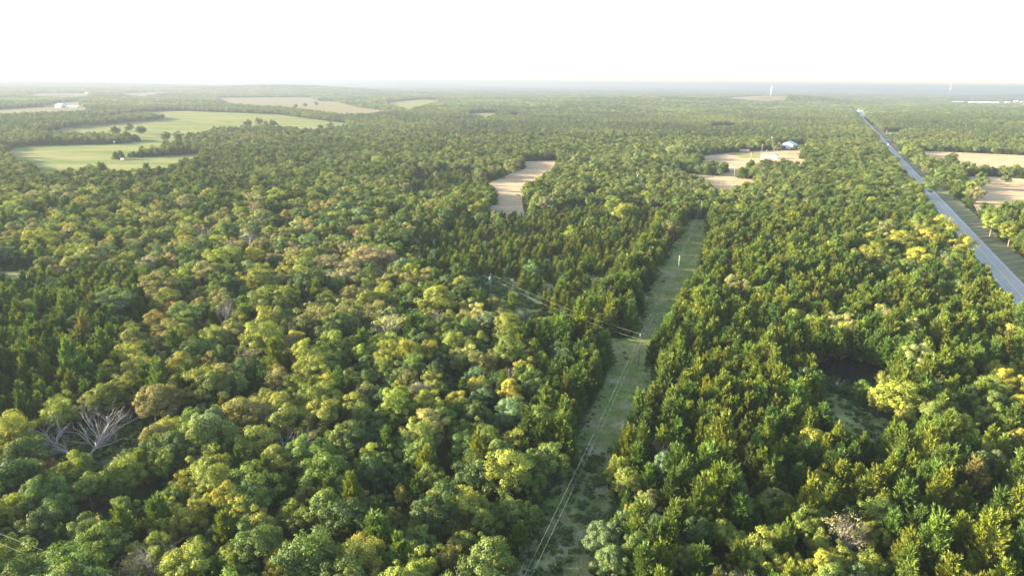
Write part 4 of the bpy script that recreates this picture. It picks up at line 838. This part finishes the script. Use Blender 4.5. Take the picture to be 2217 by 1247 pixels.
def car(x, y, rz, col, label, name='car', L=4.6, W_=1.85, Hc=1.45):
    m_ = plain(name+'_paint', col, .3, .2, .03); r = empty(name, (x, y, float(terrain(x, y))+.25), rz); tag(r, label, name if name != 'car' else 'car')
    MB().prism([(-L/2, .3), (L/2, .3), (L/2+.02, .62), (L/2-.25, .84), (L*.24, .92), (-L*.42, .95), (-L/2, .86)], -W_/2, W_/2).obj('body', m_, r)
    cb = MB(); cb.add([(-L*.40, -W_*.45, .93), (L*.22, -W_*.45, .93), (L*.22, W_*.45, .93), (-L*.40, W_*.45, .93), (-L*.28, -W_*.37, Hc), (L*.08, -W_*.37, Hc), (L*.08, W_*.37, Hc), (-L*.28, W_*.37, Hc)], [(0, 1, 5, 4), (1, 2, 6, 5), (2, 3, 7, 6), (3, 0, 4, 7), (4, 5, 6, 7)]).obj('cabin_glass', M_GLASS, r)
    MB().box(-L*.27, L*.07, -W_*.36, W_*.36, Hc+.002, Hc+.04).obj('roof', m_, r)
    for sx in (-L*.31, L*.31):
        for sy in (-1, 1):
            w_ = MB().tube([(sx, sy*(W_/2-.2), .33), (sx, sy*(W_/2+.02), .33)], .33, 14).obj('wheel', M_TYRE, r); MB().tube([(sx, sy*(W_/2+.021), .33), (sx, sy*(W_/2+.03), .33)], .2, 10).obj('rim', M_STEEL, w_)
    for sy in (-.6, .6): MB().box(L/2-.06, L/2+.03, sy-.16, sy+.16, .62, .74).obj('headlight', M_WHITE, r); 
    for sy in (-.6, .6): MB().box(-L/2-.03, -L/2+.03, sy-.14, sy+.14, .66, .8).obj('tail_light', M_RED, r)
    return r
q = at(1906, 319); s_ = q[1]/RD.y; ang = math.atan2(RD.y, RD.x)
x, y = road_pt(s_, -1.9); car(x, y, ang+pi, (.04, .045, .05), 'dark car driving on the highway')
x, y = road_pt(at(1876, 268)[1]/RD.y, 1.9); car(x, y, ang, (.7, .7, .7), 'white car far along the highway near the bend')
for px_, py_, c_, lab in [(1853, 247, (.7, .7, .7), 'white pickup parked on the lot at the bend, nearest the trees'), (1861, 250, (.3, .05, .04), 'dark red car parked on the lot at the bend'), (1868, 248, (.75, .75, .75), 'white car parked before the canopied building'), (1857, 243, (.15, .2, .3), 'blue car at the back of the lot at the bend')]:
    q = at(px_, py_); car(q[0], q[1], random.uniform(0, 3), c_, lab)
for px_, py_, w_, h_, lab in [(1923, 315, 1.4, 1.8, 'white utility box beside the roadside pole'), (1926, 295, .9, 3.4, 'white sign board on the lawn by the side lane'), (1905, 294.5, 1.6, 1.4, 'small white box at the highway edge'), (1951, 333, 2.2, 1.5, 'white tank beside the sandy driveway'), (1744, 358, 1.4, 1.0, 'small white box at the wood edge right of the house')]:
    p_ = base3(px_, py_); r = empty('roadside_box', p_, .4); tag(r, lab, 'utility box'); MB().box(-w_/2, w_/2, -.4, .4, .15, h_).obj('cabinet', M_WHITE, r); MB().box(-w_/2-.06, w_/2+.06, -.46, .46, h_+.002, h_+.08).obj('lid', M_TRANS, r); MB().box(-w_/2-.1, w_/2+.1, -.5, .5, -.3, .148).obj('plinth', M_BARN, r)
# ------------------------------------------------------------------ haze
hz = MB().box(-32000, 32000, -32000, 32000, -90, 145).obj('haze', M_FLOOR); hz.data.materials.clear()
m = bpy.data.materials.new('haze_air'); m.use_nodes = True; t = m.node_tree; t.nodes.clear()
o_ = t.nodes.new('ShaderNodeOutputMaterial'); pv = t.nodes.new('ShaderNodeVolumePrincipled'); pv.inputs['Density'].default_value = HAZE_DENSITY
pv.inputs['Color'].default_value = (.17, .195, .232, 1); pv.inputs['Anisotropy'].default_value = .15
t.links.new(pv.outputs[0], o_.inputs['Volume']); hz.data.materials.append(m); tag(hz, 'pale evening haze over the whole countryside', kind='stuff')
